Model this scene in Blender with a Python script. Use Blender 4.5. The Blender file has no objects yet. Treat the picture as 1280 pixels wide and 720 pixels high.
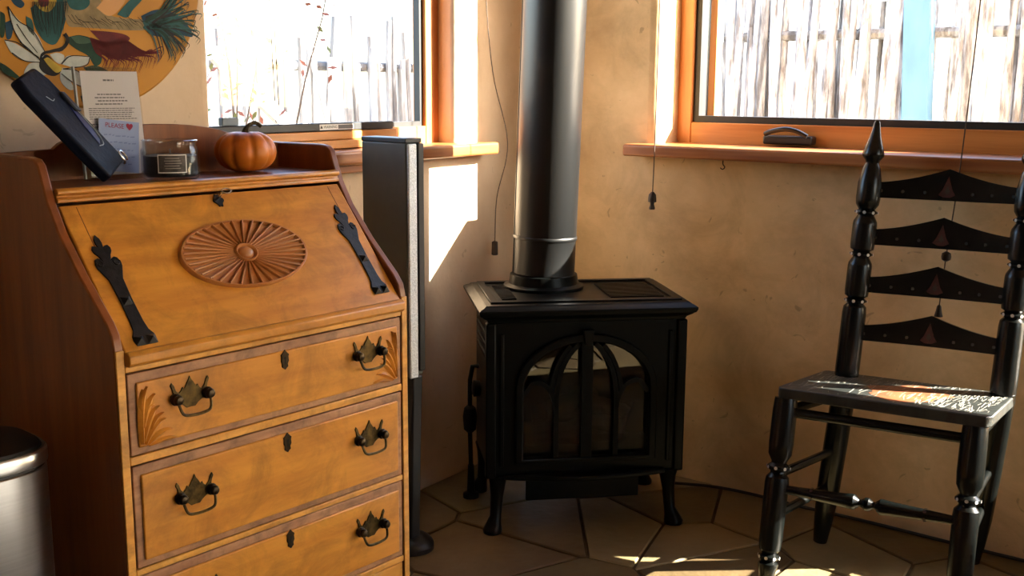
import bpy, math, random
from mathutils import Vector, Matrix
random.seed(7)
R_ = math.radians
scene = bpy.context.scene
col = scene.collection

# ------------------------------------------------------------------ camera
EYE = Vector((0, 0, 1.2)); FPX = 1380.0
_p, _r = R_(10.3), R_(0.35)
_fw = Vector((0, math.cos(_p), -math.sin(_p))); _rt = Vector((1, 0, 0)); _up = _rt.cross(_fw)
RT = _rt * math.cos(_r) + _up * math.sin(_r); UP = _up * math.cos(_r) - _rt * math.sin(_r); FW = _fw
cd = bpy.data.cameras.new('camera'); cam = bpy.data.objects.new('camera', cd); col.objects.link(cam)
cd.sensor_width = 36; cd.lens = 36 * FPX / 1280; cd.clip_start = .02
M4 = Matrix((RT, UP, -FW)).transposed().to_4x4(); M4.translation = EYE
cam.matrix_world = M4
scene.camera = cam

# ------------------------------------------------------------------ light
SUN_DIR = Vector((-.998, .045, -.50)).normalized()        # low sun from the right, through the right-hand windows
w = bpy.data.worlds.new('sky'); scene.world = w; w.use_nodes = True
nt = w.node_tree; nt.nodes.clear()
sky = nt.nodes.new('ShaderNodeTexSky'); sky.sky_type = 'NISHITA'; sky.sun_disc = False
sky.sun_elevation = math.asin(-SUN_DIR.z); sky.sun_rotation = math.atan2(-SUN_DIR.x, -SUN_DIR.y)
sky.air_density = 1.0; sky.dust_density = 1.5; sky.ozone_density = 1.0
bg = nt.nodes.new('ShaderNodeBackground'); bg.inputs['Strength'].default_value = .17
wo = nt.nodes.new('ShaderNodeOutputWorld')
nt.links.new(sky.outputs[0], bg.inputs[0]); nt.links.new(bg.outputs[0], wo.inputs[0])
sl = bpy.data.lights.new('sun', 'SUN'); sl.energy = 7.5; sl.angle = R_(.5); sl.color = (1, .93, .80)
so = bpy.data.objects.new('sun', sl); col.objects.link(so)
so.rotation_euler = SUN_DIR.to_track_quat('-Z', 'Y').to_euler(); so.location = (4, -1, 5)
vs = scene.view_settings
vs.view_transform = 'Standard'; vs.look = 'None'; vs.gamma = 1; vs.use_curve_mapping = False
vs.exposure = 3.15

# ------------------------------------------------------------------ materials
MATS = {}
def mat(name, color, rough=.6, metal=0, color2=None, scale=(8, 8, 8), detail=6, bump=0, bscale=None, spec=.5,
        ramp=(.35, .65), rand=0, coat=0, blotch=None, speck=0):
    if name in MATS: return MATS[name]
    m = bpy.data.materials.new(name); m.use_nodes = True; MATS[name] = m
    n = m.node_tree.nodes; l = m.node_tree.links; b = n['Principled BSDF']
    b.inputs['Base Color'].default_value = (*color, 1); b.inputs['Roughness'].default_value = rough
    b.inputs['Metallic'].default_value = metal; b.inputs['Specular IOR Level'].default_value = spec
    b.inputs['Coat Weight'].default_value = coat; b.inputs['Coat Roughness'].default_value = .15
    if color2 or bump:
        tc = n.new('ShaderNodeTexCoord'); mp = n.new('ShaderNodeMapping'); mp.inputs['Scale'].default_value = scale
        l.new(tc.outputs['Object'], mp.inputs[0])
        nz = n.new('ShaderNodeTexNoise'); nz.inputs['Scale'].default_value = 1; nz.inputs['Detail'].default_value = detail
        nz.inputs['Roughness'].default_value = .62
        l.new(mp.outputs[0], nz.inputs['Vector'])
    if color2:
        cr = n.new('ShaderNodeValToRGB'); cr.color_ramp.elements[0].position = ramp[0]; cr.color_ramp.elements[1].position = ramp[1]
        cr.color_ramp.elements[0].color = (*color2, 1); cr.color_ramp.elements[1].color = (*color, 1)
        l.new(nz.outputs['Fac'], cr.inputs[0]); src = cr.outputs[0]
        if blotch:
            nb = n.new('ShaderNodeTexNoise'); nb.inputs['Scale'].default_value = blotch[0]; nb.inputs['Detail'].default_value = 8; nb.inputs['Roughness'].default_value = .7; nb.inputs['Distortion'].default_value = .6
            l.new(tc.outputs['Object'], nb.inputs['Vector']); rb = n.new('ShaderNodeMapRange'); rb.inputs[1].default_value = .32; rb.inputs[2].default_value = .56; rb.inputs[3].default_value = blotch[1]; rb.inputs[4].default_value = 1.06
            l.new(nb.outputs['Fac'], rb.inputs[0]); mb_ = n.new('ShaderNodeMix'); mb_.data_type = 'RGBA'; mb_.blend_type = 'MULTIPLY'; mb_.inputs[0].default_value = 1
            l.new(src, mb_.inputs[6]); l.new(rb.outputs[0], mb_.inputs[7]); src = mb_.outputs[2]
        if speck:
            ns = n.new('ShaderNodeTexNoise'); ns.inputs['Scale'].default_value = 15; ns.inputs['Detail'].default_value = 2; ns.inputs['Distortion'].default_value = 2.2
            l.new(tc.outputs['Object'], ns.inputs['Vector']); rb = n.new('ShaderNodeMapRange'); rb.inputs[1].default_value = .69; rb.inputs[2].default_value = .74; rb.inputs[3].default_value = 1; rb.inputs[4].default_value = 1 - speck
            l.new(ns.outputs['Fac'], rb.inputs[0]); mb_ = n.new('ShaderNodeMix'); mb_.data_type = 'RGBA'; mb_.blend_type = 'MULTIPLY'; mb_.inputs[0].default_value = 1
            l.new(src, mb_.inputs[6]); l.new(rb.outputs[0], mb_.inputs[7]); src = mb_.outputs[2]
        if rand:
            oi = n.new('ShaderNodeObjectInfo'); hs = n.new('ShaderNodeHueSaturation')
            mr = n.new('ShaderNodeMapRange'); mr.inputs[3].default_value = 1 - rand; mr.inputs[4].default_value = 1 + rand
            l.new(oi.outputs['Random'], mr.inputs[0]); l.new(mr.outputs[0], hs.inputs['Value']); l.new(src, hs.inputs['Color'])
            ml = n.new('ShaderNodeMath'); ml.operation = 'MULTIPLY'; ml.inputs[1].default_value = 7.31
            fr = n.new('ShaderNodeMath'); fr.operation = 'FRACT'
            m2 = n.new('ShaderNodeMapRange'); m2.inputs[3].default_value = .487; m2.inputs[4].default_value = .512
            l.new(oi.outputs['Random'], ml.inputs[0]); l.new(ml.outputs[0], fr.inputs[0]); l.new(fr.outputs[0], m2.inputs[0])
            l.new(m2.outputs[0], hs.inputs['Hue']); src = hs.outputs[0]
        l.new(src, b.inputs['Base Color'])
    if bump:
        bp = n.new('ShaderNodeBump'); bp.inputs['Strength'].default_value = bump; bp.inputs['Distance'].default_value = .01
        if bscale:
            n2 = n.new('ShaderNodeTexNoise'); n2.inputs['Scale'].default_value = bscale; n2.inputs['Detail'].default_value = 5
            l.new(tc.outputs['Object'], n2.inputs['Vector']); l.new(n2.outputs['Fac'], bp.inputs['Height'])
        else: l.new(nz.outputs['Fac'], bp.inputs['Height'])
        l.new(bp.outputs[0], b.inputs['Normal'])
    return m

def glass(name, tint=(1, 1, 1), refl=.03, rough=.0):
    if name in MATS: return MATS[name]
    m = bpy.data.materials.new(name); m.use_nodes = True; MATS[name] = m
    n = m.node_tree.nodes; l = m.node_tree.links; n.clear()
    o = n.new('ShaderNodeOutputMaterial'); mx = n.new('ShaderNodeMixShader'); t = n.new('ShaderNodeBsdfTransparent'); g = n.new('ShaderNodeBsdfGlossy')
    t.inputs[0].default_value = (*tint, 1); g.inputs['Roughness'].default_value = rough
    lw = n.new('ShaderNodeLayerWeight'); lw.inputs[0].default_value = .5
    pw = n.new('ShaderNodeMath'); pw.operation = 'POWER'; pw.inputs[1].default_value = 5; l.new(lw.outputs['Facing'], pw.inputs[0])
    ma = n.new('ShaderNodeMath'); ma.operation = 'MULTIPLY_ADD'; ma.inputs[1].default_value = 1 - refl; ma.inputs[2].default_value = refl; l.new(pw.outputs[0], ma.inputs[0])
    l.new(ma.outputs[0], mx.inputs[0]); l.new(t.outputs[0], mx.inputs[1]); l.new(g.outputs[0], mx.inputs[2]); l.new(mx.outputs[0], o.inputs[0])
    return m

DESK = mat('desk_wood', (.68, .295, .036), .34, 0, (.46, .165, .018), (3.2, 22, 26), 7, .05, spec=.45, ramp=(.30, .72), blotch=(9, .66))
DESK2 = mat('desk_rail_wood', (.74, .365, .066), .36, 0, (.54, .23, .032), (4, 40, 40), 6, .05, blotch=(14, .6))
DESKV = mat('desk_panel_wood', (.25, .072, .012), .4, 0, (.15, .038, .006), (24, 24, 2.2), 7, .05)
DEDGE = mat('desk_worn_edge', (.44, .22, .10), .5, 0, (.30, .13, .055), (6, 60, 60), 6, blotch=(16, .5))
CARVE = mat('carved_wood', (.50, .20, .055), .35, 0, (.37, .13, .03), (9, 30, 30), 5)
LEAFW = mat('carved_leaf_wood', (.62, .265, .034), .34, 0, (.44, .16, .018), (9, 30, 30), 5)
PINE = mat('pine_trim', (.60, .27, .07), .4, 0, (.42, .155, .03), (1.5, 1.5, 30), 7, .04)
PINEV = mat('pine_jamb', (.62, .25, .07), .4, 0, (.48, .16, .035), (30, 30, 1.5), 7, .04)
SILLW = mat('sill_wood', (.42, .16, .045), .38, 0, (.25, .075, .018), (1.6, 1.6, 40), 7, .05)
PLAST = mat('adobe_plaster', (.71, .505, .275), .92, 0, (.52, .345, .165), (2.6, 2.6, 2.6), 10, .25, 30, spec=.1, ramp=(.30, .60), speck=.3, blotch=(5, .84))
PLASTL = mat('brightened_adobe_plaster', (.67, .52, .36), .92, 0, (.55, .40, .26), (2.6, 2.6, 2.6), 10, .2, 30, spec=.1, ramp=(.30, .60), speck=.2)  # same plaster as the right wall, lightened to imitate stronger light
DARKCUT = mat('dark_fill_cut', (.10, .055, .03), .6, 0, (.06, .03, .016), (20, 20, 2), 5)  # dark tone for an unseen wall, chosen to reduce bounce light
CEIL = mat('ceiling_plaster', (.50, .38, .25), .95, 0, (.42, .31, .20), (2, 2, 2), 4)
IRON = mat('black_enamel_iron', (.0035, .0042, .0038), .36, .0, (.002, .0025, .0022), (20, 20, 20), 4, .03, spec=.14)
IRONR = mat('rough_black_iron', (.003, .0035, .003), .6, .0, (.002, .002, .002), (40, 40, 40), 4, .1, spec=.2)
FORGED = mat('forged_black_iron', (.022, .021, .022), .42, .6, (.012, .012, .013), (60, 60, 60), 4, .12)
PIPE = mat('matte_black_pipe', (.0022, .0026, .0026), .38, 0, (.0018, .002, .002), (12, 12, 3), 4, spec=.7)
LACQ = mat('black_lacquer', (.0030, .0040, .0035), .27, 0, (.002, .0026, .0023), (30, 30, 30), 4, .04, spec=.36)
SEATM = mat('worn_seat_lacquer', (.030, .034, .031), .4, 0, (.012, .014, .012), (10, 60, 10), 6, .1)
BRASS = mat('aged_brass', (.13, .083, .025), .36, .85, (.03, .02, .008), (50, 50, 50), 4)
BRASSD = mat('dark_brass', (.050, .033, .016), .36, .85, (.02, .014, .008), (50, 50, 50), 4)
STEEL = mat('brushed_steel', (.52, .53, .54), .28, 1, (.46, .47, .48), (2, 2, 200), 3, .02)
CHROME = mat('bright_metal', (.75, .75, .73), .2, 1)
DARKP = mat('dark_plastic', (.006, .0065, .007), .4)
GREYP = mat('window_gasket', (.014, .015, .016), .5, 0, (.01, .011, .012), (20, 20, 20), 3)
STONE = mat('flagstone', (.165, .115, .042), .62, 0, (.085, .056, .019), (4.5, 4.5, 4.5), 9, .35, 26, ramp=(.25, .7), rand=.24)
STONEL = mat('pale_flagstone', (.25, .185, .09), .6, 0, (.17, .12, .055), (5, 5, 5), 8, .3, 26, ramp=(.25, .7), rand=.1)
MORTAR = mat('mortar', (.085, .058, .027), .9, 0, (.05, .034, .016), (30, 30, 30), 5, .4)
GLASS = glass('window_glass'); SGLASS = glass('stove_glass', (.55, .55, .55), .075); JGLASS = glass('jar_glass', (.9, .92, .92)); ACRYL = glass('clear_acrylic', (.95, .95, .95))
SAND = mat('outdoor_soil', (.48, .40, .30), .95, 0, (.36, .29, .21), (1.5, 1.5, 1.5), 6)
BARK = mat('weathered_log', (.50, .53, .58), .9, 0, (.15, .15, .16), (30, 30, 5), 10, .8, ramp=(.40, .58), rand=.5)
PBARK = mat('pale_log', (.38, .37, .36), .9, 0, (.12, .11, .11), (22, 22, 3.5), 9, .6, ramp=(.36, .6), rand=.3)
BLUEP = mat('blue_paint', (.11, .27, .42), .6, 0, (.085, .22, .36), (10, 10, 4), 5)
NAVY = mat('navy_leather', (.0032, .0065, .020), .55, 0, (.0025, .0045, .013), (60, 60, 60), 5, .15, spec=.18)
BLUEL = mat('blue_leather_inlay', (.010, .022, .12), .38, 0, (.007, .016, .09), (60, 60, 60), 4, .1)
THREAD = mat('pale_stitching', (.35, .38, .42), .6)
PAPER = mat('white_paper', (.74, .70, .68), .8)
BLUEN = mat('blue_note_paper', (.28, .34, .52), .8)
INK = mat('grey_print', (.16, .16, .17), .8); REDINK = mat('red_ink', (.26, .008, .03), .8)
WAX = mat('dark_wax', (.012, .012, .013), .5); JLAB = mat('jar_label', (.10, .085, .075), .6, 0, (.03, .027, .025), (60, 60, 60), 3)
WHITE = mat('white_print', (.8, .8, .78), .6)
PUMP = mat('pumpkin_skin', (.66, .20, .018), .42, 0, (.52, .12, .010), (10, 10, 10), 6, .06)
STEMM = mat('pumpkin_stem', (.075, .055, .022), .8, 0, (.04, .03, .012), (60, 60, 20), 4, .4)
CORD = mat('blind_cord', (.07, .045, .03), .8); TASSEL = mat('dark_wood_tassel', (.03, .018, .013), .5)
TOWERM = mat('olive_black_panel', (.082, .084, .055), .5, 0, (.070, .071, .050), (20, 20, 20), 3)
SILV = mat('silver_grille', (.75, .78, .78), .42, .3, (.50, .53, .53), (300, 300, 300), 2, .3)
CHAR = mat('charred_ceramic_log', (.16, .095, .055), .9, 0, (.05, .03, .02), (14, 14, 14), 6, .5)
REDP = mat('faded_red_paint', (.055, .009, .006), .5, 0, (.02, .004, .003), (90, 90, 90), 4)
DOTP = mat('cream_dot_paint', (.55, .52, .46), .5); DOTD = mat('faded_dot_paint', (.028, .026, .020), .6)
DISCG = mat('golden_lacquer', (.47, .205, .010), .45, 0, (.40, .17, .008), (4, 4, 4), 5, spec=.2)

# ------------------------------------------------------------------ mesh helpers
class MB:
    def __init__(s): s.v = []; s.f = []
    def add(s, vs_, fs):
        o = len(s.v); s.v += [Vector(p) for p in vs_]; s.f += [tuple(i + o for i in f) for f in fs]; return s
    def box(s, x0, x1, y0, y1, z0, z1, M=None):
        vs_ = [Vector((x, y, z)) for x in (x0, x1) for y in (y0, y1) for z in (z0, z1)]
        if M is not None: vs_ = [M(p) for p in vs_] if callable(M) else [M @ p for p in vs_]
        return s.add(vs_, [(0, 1, 3, 2), (4, 6, 7, 5), (0, 4, 5, 1), (2, 3, 7, 6), (0, 2, 6, 4), (1, 5, 7, 3)])
    def loft(s, rings, cap=True, closed=True):
        n = len(rings[0]); o = len(s.v)
        for r in rings: s.v += [Vector(p) for p in r]
        m = n if closed else n - 1
        for i in range(len(rings) - 1):
            for j in range(m):
                k = (j + 1) % n
                s.f.append((o + i * n + j, o + i * n + k, o + (i + 1) * n + k, o + (i + 1) * n + j))
        if cap and closed:
            s.f.append(tuple(o + j for j in reversed(range(n)))); s.f.append(tuple(o + (len(rings) - 1) * n + j for j in range(n)))
        return s
    def lathe(s, prof, p0, p1, seg=20, rot=0):
        """prof: (radius, t) with t measured along p0->p1 in metres or, if p1 is a unit axis, absolute"""
        p0, p1 = Vector(p0), Vector(p1); a = (p1 - p0).normalized()
        b = a.orthogonal().normalized() if abs(a.z) < .95 else a.cross(Vector((0, 1, 0))).normalized(); c = a.cross(b)
        rings = [[p0 + a * t + (b * math.cos(k * math.tau / seg + rot) + c * math.sin(k * math.tau / seg + rot)) * max(r, 1e-4) for k in range(seg)] for r, t in prof]
        return s.loft(rings)
    def tube(s, path, r, seg=8, cap=True):
        path = [Vector(p) for p in path]; rings = []; n = len(path)
        rr = r if isinstance(r, (list, tuple)) else [r] * n
        t0 = (path[1] - path[0]).normalized(); nrm = t0.orthogonal().normalized()
        for i in range(n):
            t = (path[min(i + 1, n - 1)] - path[max(i - 1, 0)]).normalized()
            nrm = (nrm - t * nrm.dot(t)).normalized(); bn = t.cross(nrm)
            rings.append([path[i] + (nrm * math.cos(k * math.tau / seg) + bn * math.sin(k * math.tau / seg)) * rr[i] for k in range(seg)])
        return s.loft(rings, cap)
    def prism(s, poly, fn, d0, d1):
        """poly: 2D outline; fn(a,b,d) -> 3D point"""
        n = len(poly)
        vs_ = [fn(a, b, d0) for a, b in poly] + [fn(a, b, d1) for a, b in poly]
        return s.add(vs_, [tuple(range(n))[::-1], tuple(range(n, 2 * n))] + [(i, (i + 1) % n, n + (i + 1) % n, n + i) for i in range(n)])
    def ring(s, outer, inner, fn, d0, d1):
        """plate with a hole: matched outer and inner outlines"""
        n = len(outer)
        vs_ = [fn(a, b, d) for d in (d0, d1) for pl in (outer, inner) for a, b in pl]
        fs = []
        for i in range(n):
            j = (i + 1) % n
            fs += [(i, j, n + j, n + i), (2 * n + j, 2 * n + i, 3 * n + i, 3 * n + j), (j, i, 2 * n + i, 2 * n + j), (n + i, n + j, 3 * n + j, 3 * n + i)]
        return s.add(vs_, fs)
    def build(s, name, m, parent=None, label=None, bevel=0, smooth=35, seg=2, kind=None):
        off = parent['_o'] if (parent is not None and '_o' in parent) else (0, 0, 0)
        off = Vector(off)
        me = bpy.data.meshes.new(name); me.from_pydata([tuple(p - off) for p in s.v], [], s.f); me.update()
        import bmesh
        bm = bmesh.new(); bm.from_mesh(me); bmesh.ops.recalc_face_normals(bm, faces=bm.faces); bm.to_mesh(me); bm.free()
        me.materials.append(m)
        if smooth:
            me.polygons.foreach_set('use_smooth', [True] * len(me.polygons)); me.set_sharp_from_angle(angle=R_(smooth))
        o = bpy.data.objects.new(name, me); col.objects.link(o)
        if parent is not None:
            o.parent = parent
            if '_o' in parent: o['_o'] = tuple(off)
        if label: o['label'] = label
        if kind: o['kind'] = kind
        if bevel:
            b = o.modifiers.new('bevel', 'BEVEL'); b.width = bevel; b.segments = seg; b.limit_method = 'ANGLE'; b.angle_limit = R_(40)
        return o

def thing(name, label, cat, loc=(0, 0, 0), rz=0, group=None, world=False):
    """Empty at the thing's base. world=True: its parts are written in room coordinates"""
    o = bpy.data.objects.new(name, None); col.objects.link(o); o.location = loc; o.rotation_euler = (0, 0, rz); o.empty_display_size = .05
    o['label'] = label; o['category'] = cat
    if group: o['group'] = group
    if world: o['_o'] = tuple(loc)
    return o
def tag(o, label, cat, group=None, kind=None):
    o['label'] = label; o['category'] = cat
    if group: o['group'] = group
    if kind: o['kind'] = kind
    return o
def struct(o, label=None):
    o['kind'] = 'structure'
    if label: o['label'] = label
    return o
def bez(p0, p1, p2, p3, n=12):
    out = []
    for i in range(n + 1):
        t = i / n; a = (1 - t) ** 3; b = 3 * t * (1 - t) ** 2; c = 3 * t * t * (1 - t); d = t ** 3
        out.append(tuple(a * x + b * y + c * z + d * q for x, y, z, q in zip(p0, p1, p2, p3)))
    return out
def cat_rom(pts, n=8):
    pts = [Vector(p) for p in pts]; P = [pts[0] * 2 - pts[1]] + pts + [pts[-1] * 2 - pts[-2]]; out = []
    for i in range(1, len(P) - 2):
        for k in range(n):
            t = k / n
            out.append(.5 * ((2 * P[i]) + (-P[i - 1] + P[i + 1]) * t + (2 * P[i - 1] - 5 * P[i] + 4 * P[i + 1] - P[i + 2]) * t * t + (-P[i - 1] + 3 * P[i] - 3 * P[i + 1] + P[i + 2]) * t ** 3))
    out.append(pts[-1]); return out
def text_mesh(body, size, name, m, parent, fn, align='CENTER'):
    cu = bpy.data.curves.new('txt', 'FONT'); cu.body = body; cu.size = size; cu.align_x = align; cu.align_y = 'CENTER'
    to = bpy.data.objects.new('txt', cu); col.objects.link(to)
    bpy.context.view_layer.update()
    me = to.to_mesh(); mb = MB(); mb.add([fn(v.co.x, v.co.y, 0) for v in me.vertices], [tuple(p.vertices) for p in me.polygons])
    to.to_mesh_clear(); bpy.data.objects.remove(to); bpy.data.curves.remove(cu)
    return mb.build(name, m, parent, smooth=0)

# ------------------------------------------------------------------ room frame
K = Vector((.059, 3.670, 0))                         # the corner behind the stove
uR = Vector((.801, -.599, 0)).normalized(); nR = Vector((.599, .801, 0)).normalized()
_t = R_(55.2); uL = -Vector((math.cos(_t), math.sin(_t), 0)); nL = Vector((-math.sin(_t), math.cos(_t), 0))
def PR(u, n, z): return K + uR * u + nR * n + Vector((0, 0, z))
def PL(u, n, z): return K + uL * u + nL * n + Vector((0, 0, z))
LR, LL, HT = 5.5, 4.7, 2.55
P2 = PR(LR, 0, 0); P3 = PL(LL, 0, 0)
# far corner so that the two unseen walls close the room
FARC = K + uR * LR + uL * LL
def PB(u, n, z): return P2 + uL * u + uR * n + Vector((0, 0, z))     # wall facing the desk
def PC(u, n, z): return P3 + uR * u + uL * n + Vector((0, 0, z))     # wall behind the camera

def wall(name, fn, length, openings, thick, label, m=PLAST, bevel=.03):
    us = sorted({-.0, length} | {o[0] for o in openings} | {o[1] for o in openings})
    zs = sorted({-.12, HT} | {o[2] for o in openings} | {o[3] for o in openings})
    vid = {}; v = []; f = []
    def V(u, n, z):
        k = (round(u, 4), round(n, 4), round(z, 4))
        if k not in vid: vid[k] = len(v); v.append(fn(u, n, z))
        return vid[k]
    def hole(u, z): return any(o[0] < u < o[1] and o[2] < z < o[3] for o in openings)
    solid = {}
    for i in range(len(us) - 1):
        for j in range(len(zs) - 1):
            solid[i, j] = not hole((us[i] + us[i + 1]) / 2, (zs[j] + zs[j + 1]) / 2)
    for (i, j), s in solid.items():
        if not s: continue
        a, b, c, d = us[i], us[i + 1], zs[j], zs[j + 1]
        for n in (0, thick): f.append((V(a, n, c), V(b, n, c), V(b, n, d), V(a, n, d)))
        if not solid.get((i - 1, j)): f.append((V(a, 0, c), V(a, thick, c), V(a, thick, d), V(a, 0, d)))
        if not solid.get((i + 1, j)): f.append((V(b, 0, c), V(b, thick, c), V(b, thick, d), V(b, 0, d)))
        if not solid.get((i, j - 1)): f.append((V(a, 0, c), V(b, 0, c), V(b, thick, c), V(a, thick, c)))
        if not solid.get((i, j + 1)): f.append((V(a, 0, d), V(b, 0, d), V(b, thick, d), V(a, thick, d)))
    mb = MB(); mb.v = v; mb.f = f
    return struct(mb.build(name, m, None, bevel=bevel, seg=4, smooth=50), label)

W2 = (.469, 1.60, 1.015, 2.30)        # right window opening on the right wall
W3 = (1.72, 2.75, .34, 1.15)          # low window further along the right wall, out of frame
W1 = (.392, 1.318, 1.015, 1.98)       # window on the left wall
WREFL = (4.15, 5.3, .34, 1.75)         # added, unseen: its sun patch on the floor mirrors in the stove glass
wall('wall_right', PR, LR, [W2, W3, WREFL], .19, 'tan adobe plaster wall under the right window')
wall('wall_left', PL, LL, [W1], .19, 'pale adobe plaster wall behind the desk', PLASTL)
WFILL = (.45, 2.3, .9, 2.1)  # unseen opening added to bring fill light onto the desk
wall('wall_back', PB, LL, [WFILL], .19, 'plaster wall facing the desk')
wall('wall_near', PC, LR, [], .19, 'unseen wall behind the viewer, made dark to cut fill light', DARKCUT)  # out of view; coloured dark to deepen shade on stove and desk
mb = MB(); e = .18
mb.add([p + Vector((0, 0, z)) for z in (HT, HT + .15) for p in (PR(-e, e, 0), PR(LR + e, e, 0), FARC + (uL + uR) * e, PL(LL + e, e, 0))], [(0, 1, 2, 3), (4, 5, 6, 7), (0, 1, 5, 4), (1, 2, 6, 5), (2, 3, 7, 6), (3, 0, 4, 7)])
struct(mb.build('ceiling', CEIL), 'plain plaster ceiling')
# unseen slab added to keep direct sun out of the fill window
mb = MB(); mb.box(-.6, LL + .6, .2, 3.4, 2.45, 2.57, lambda p: PB(p.x, p.y, p.z)); struct(mb.build('sun_baffle', PINE), 'unseen roof slab added to block the sun')

# ------------------------------------------------------------------ floor of flagstones
mb = MB(); mb.add([p + Vector((0, 0, z)) for z in (-.12, -.007) for p in (PR(0, 0, 0), PR(LR, 0, 0), FARC, PL(LL, 0, 0))], [(0, 1, 2, 3), (4, 5, 6, 7), (0, 1, 5, 4), (1, 2, 6, 5), (2, 3, 7, 6), (3, 0, 4, 7)])
floor = struct(mb.build('floor', MORTAR), 'floor of irregular tan flagstones')
def clip(poly, px, py, nx, ny):
    out = []
    for i in range(len(poly)):
        a, b = poly[i], poly[(i + 1) % len(poly)]
        da = (a[0] - px) * nx + (a[1] - py) * ny; db = (b[0] - px) * nx + (b[1] - py) * ny
        if da <= 0: out.append(a)
        if (da < 0 < db) or (db < 0 < da):
            t = da / (da - db); out.append((a[0] + (b[0] - a[0]) * t, a[1] + (b[1] - a[1]) * t))
    return out
rs = random.Random(23); seeds = []
gx = .315
tries = 0
while len(seeds) < 285 and tries < 6000:
    tries += 1; q = (rs.uniform(0, LR), rs.uniform(0, LL)); md = .17 if rs.random() < .45 else .31
    if all((q[0] - a) ** 2 + ((q[1] - b) * .8) ** 2 > md * md for a, b in seeds): seeds.append(q)
for i, s0 in enumerate(seeds):
    poly = [(.004, .004), (LR - .004, .004), (LR - .004, LL - .004), (.004, LL - .004)]
    for j, s1 in enumerate(seeds):
        if i == j: continue
        dx, dy = s1[0] - s0[0], s1[1] - s0[1]; d = math.hypot(dx, dy)
        if d > 1.6: continue
        k = d / 2 - .0045
        poly = clip(poly, s0[0] + dx / d * k, s0[1] + dy / d * k, dx / d, dy / d)
        if len(poly) < 3: break
    if len(poly) < 3: continue
    cx = sum(p[0] for p in poly) / len(poly); cy = sum(p[1] for p in poly) / len(poly)
    dz = rs.uniform(-.0025, 0)
    mb = MB(); base = K
    def W(p, z, k): return K + uR * (cx + (p[0] - cx) * k) + uL * (cy + (p[1] - cy) * k) + Vector((0, 0, z))
    mb.loft([[W(p, -.01, 1) for p in poly], [W(p, dz - .003, 1) for p in poly], [W(p, dz, .975) for p in poly]])
    mb.build('flagstone', STONEL if rs.random() < .16 else STONE, floor, smooth=0)

# ------------------------------------------------------------------ windows
def window(name, fn, W, depth, label, jamb=.05, jamb2=None, rail=.075, sash_dark=.02, slim=False):
    """casement: wood frame set back in the opening, dark gasket, pane"""
    u0, u1, z0, z1 = W; jamb2 = jamb2 or jamb
    root = thing(name, label, 'window'); del root['category']; root['kind'] = 'structure'
    F = lambda p: fn(p.x, p.y, p.z)
    a, b = depth, depth + .05
    for nm, x in (('jamb', (u0 - .01, u0 + jamb)), ('jamb', (u1 - jamb2, u1 + .01))):
        MB().box(x[0], x[1], a, b, z0, z1, F).build(nm, PINEV, root, bevel=.003)
    MB().box(u0 + jamb, u1 - jamb2, a, b, z0, z0 + rail, F).build('bottom_rail', PINE, root, bevel=.003)
    MB().box(u0 + jamb, u1 - jamb2, a, b, z1 - rail, z1 + .01, F).build('top_rail', PINE, root, bevel=.003)
    g = MB(); s0, s1, t0, t1 = u0 + jamb, u1 - jamb2, z0 + rail, z1 - rail; k = sash_dark
    g.ring([(s0, t0), (s1, t0), (s1, t1), (s0, t1)], [(s0 + k, t0 + k), (s1 - k, t0 + k), (s1 - k, t1 - k), (s0 + k, t1 - k)], lambda x, y, d: fn(x, d, y), a + .012, a + (.034 if slim else .07))
    g.build('gasket', GREYP, root)
    o = MB(); k2 = k + .022
    o.ring([(s0, t0), (s1, t0), (s1, t1), (s0, t1)], [(s0 + k2, t0 + k * .4), (s1 - k2, t0 + k * .4), (s1 - k2, t1 - k), (s0 + k2, t1 - k)], lambda x, y, d: fn(x, d, y), b + .021, b + .055)
    if not slim: o.build('outer_stop', PINEV, root)
    MB().box(s0 + k * .5, s1 - k * .5, a + .03, a + .034, t0 + k * .5, t1 - k * .5, F).build('pane', GLASS, root, smooth=0)
    return root
win2 = window('window_2', PR, W2, .135, 'pine framed window over the chair with a view of a log fence', jamb=.047, rail=.082)
win1 = window('window_1', PL, W1, .075, 'pine framed window above the desk glowing with daylight', jamb=.06, jamb2=.02, rail=.07, slim=True, sash_dark=.014)
win3 = window('window_3', PR, W3, .12, 'low pine window further along the right wall', jamb=.05, rail=.05)
win_refl = window('reflection_window', PR, WREFL, .12, 'tall pine window near the end of the right wall', jamb=.05, rail=.05)
win_fill = window('fill_window', PB, WFILL, .12, 'wide window on the wall facing the desk')
# sill boards
def sill(fn, u0, u1, n0, n1, name, par, m=SILLW):
    return MB().box(u0, u1, n0, n1, .998, 1.034, lambda p: fn(p.x, p.y, p.z)).build(name, m, par, bevel=.007, seg=3)
sill(PR, .402, 1.69, -.085, .14, 'sill_board', win2)
sill(PL, .262, 1.42, -.06, .08, 'sill_board', win1)
# apron strips seen under the left window
MB().box(.60, 1.40, -.035, 0, .975, .997, lambda p: PL(p.x, p.y, p.z)).build('apron', SILLW, win1, bevel=.004)
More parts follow.
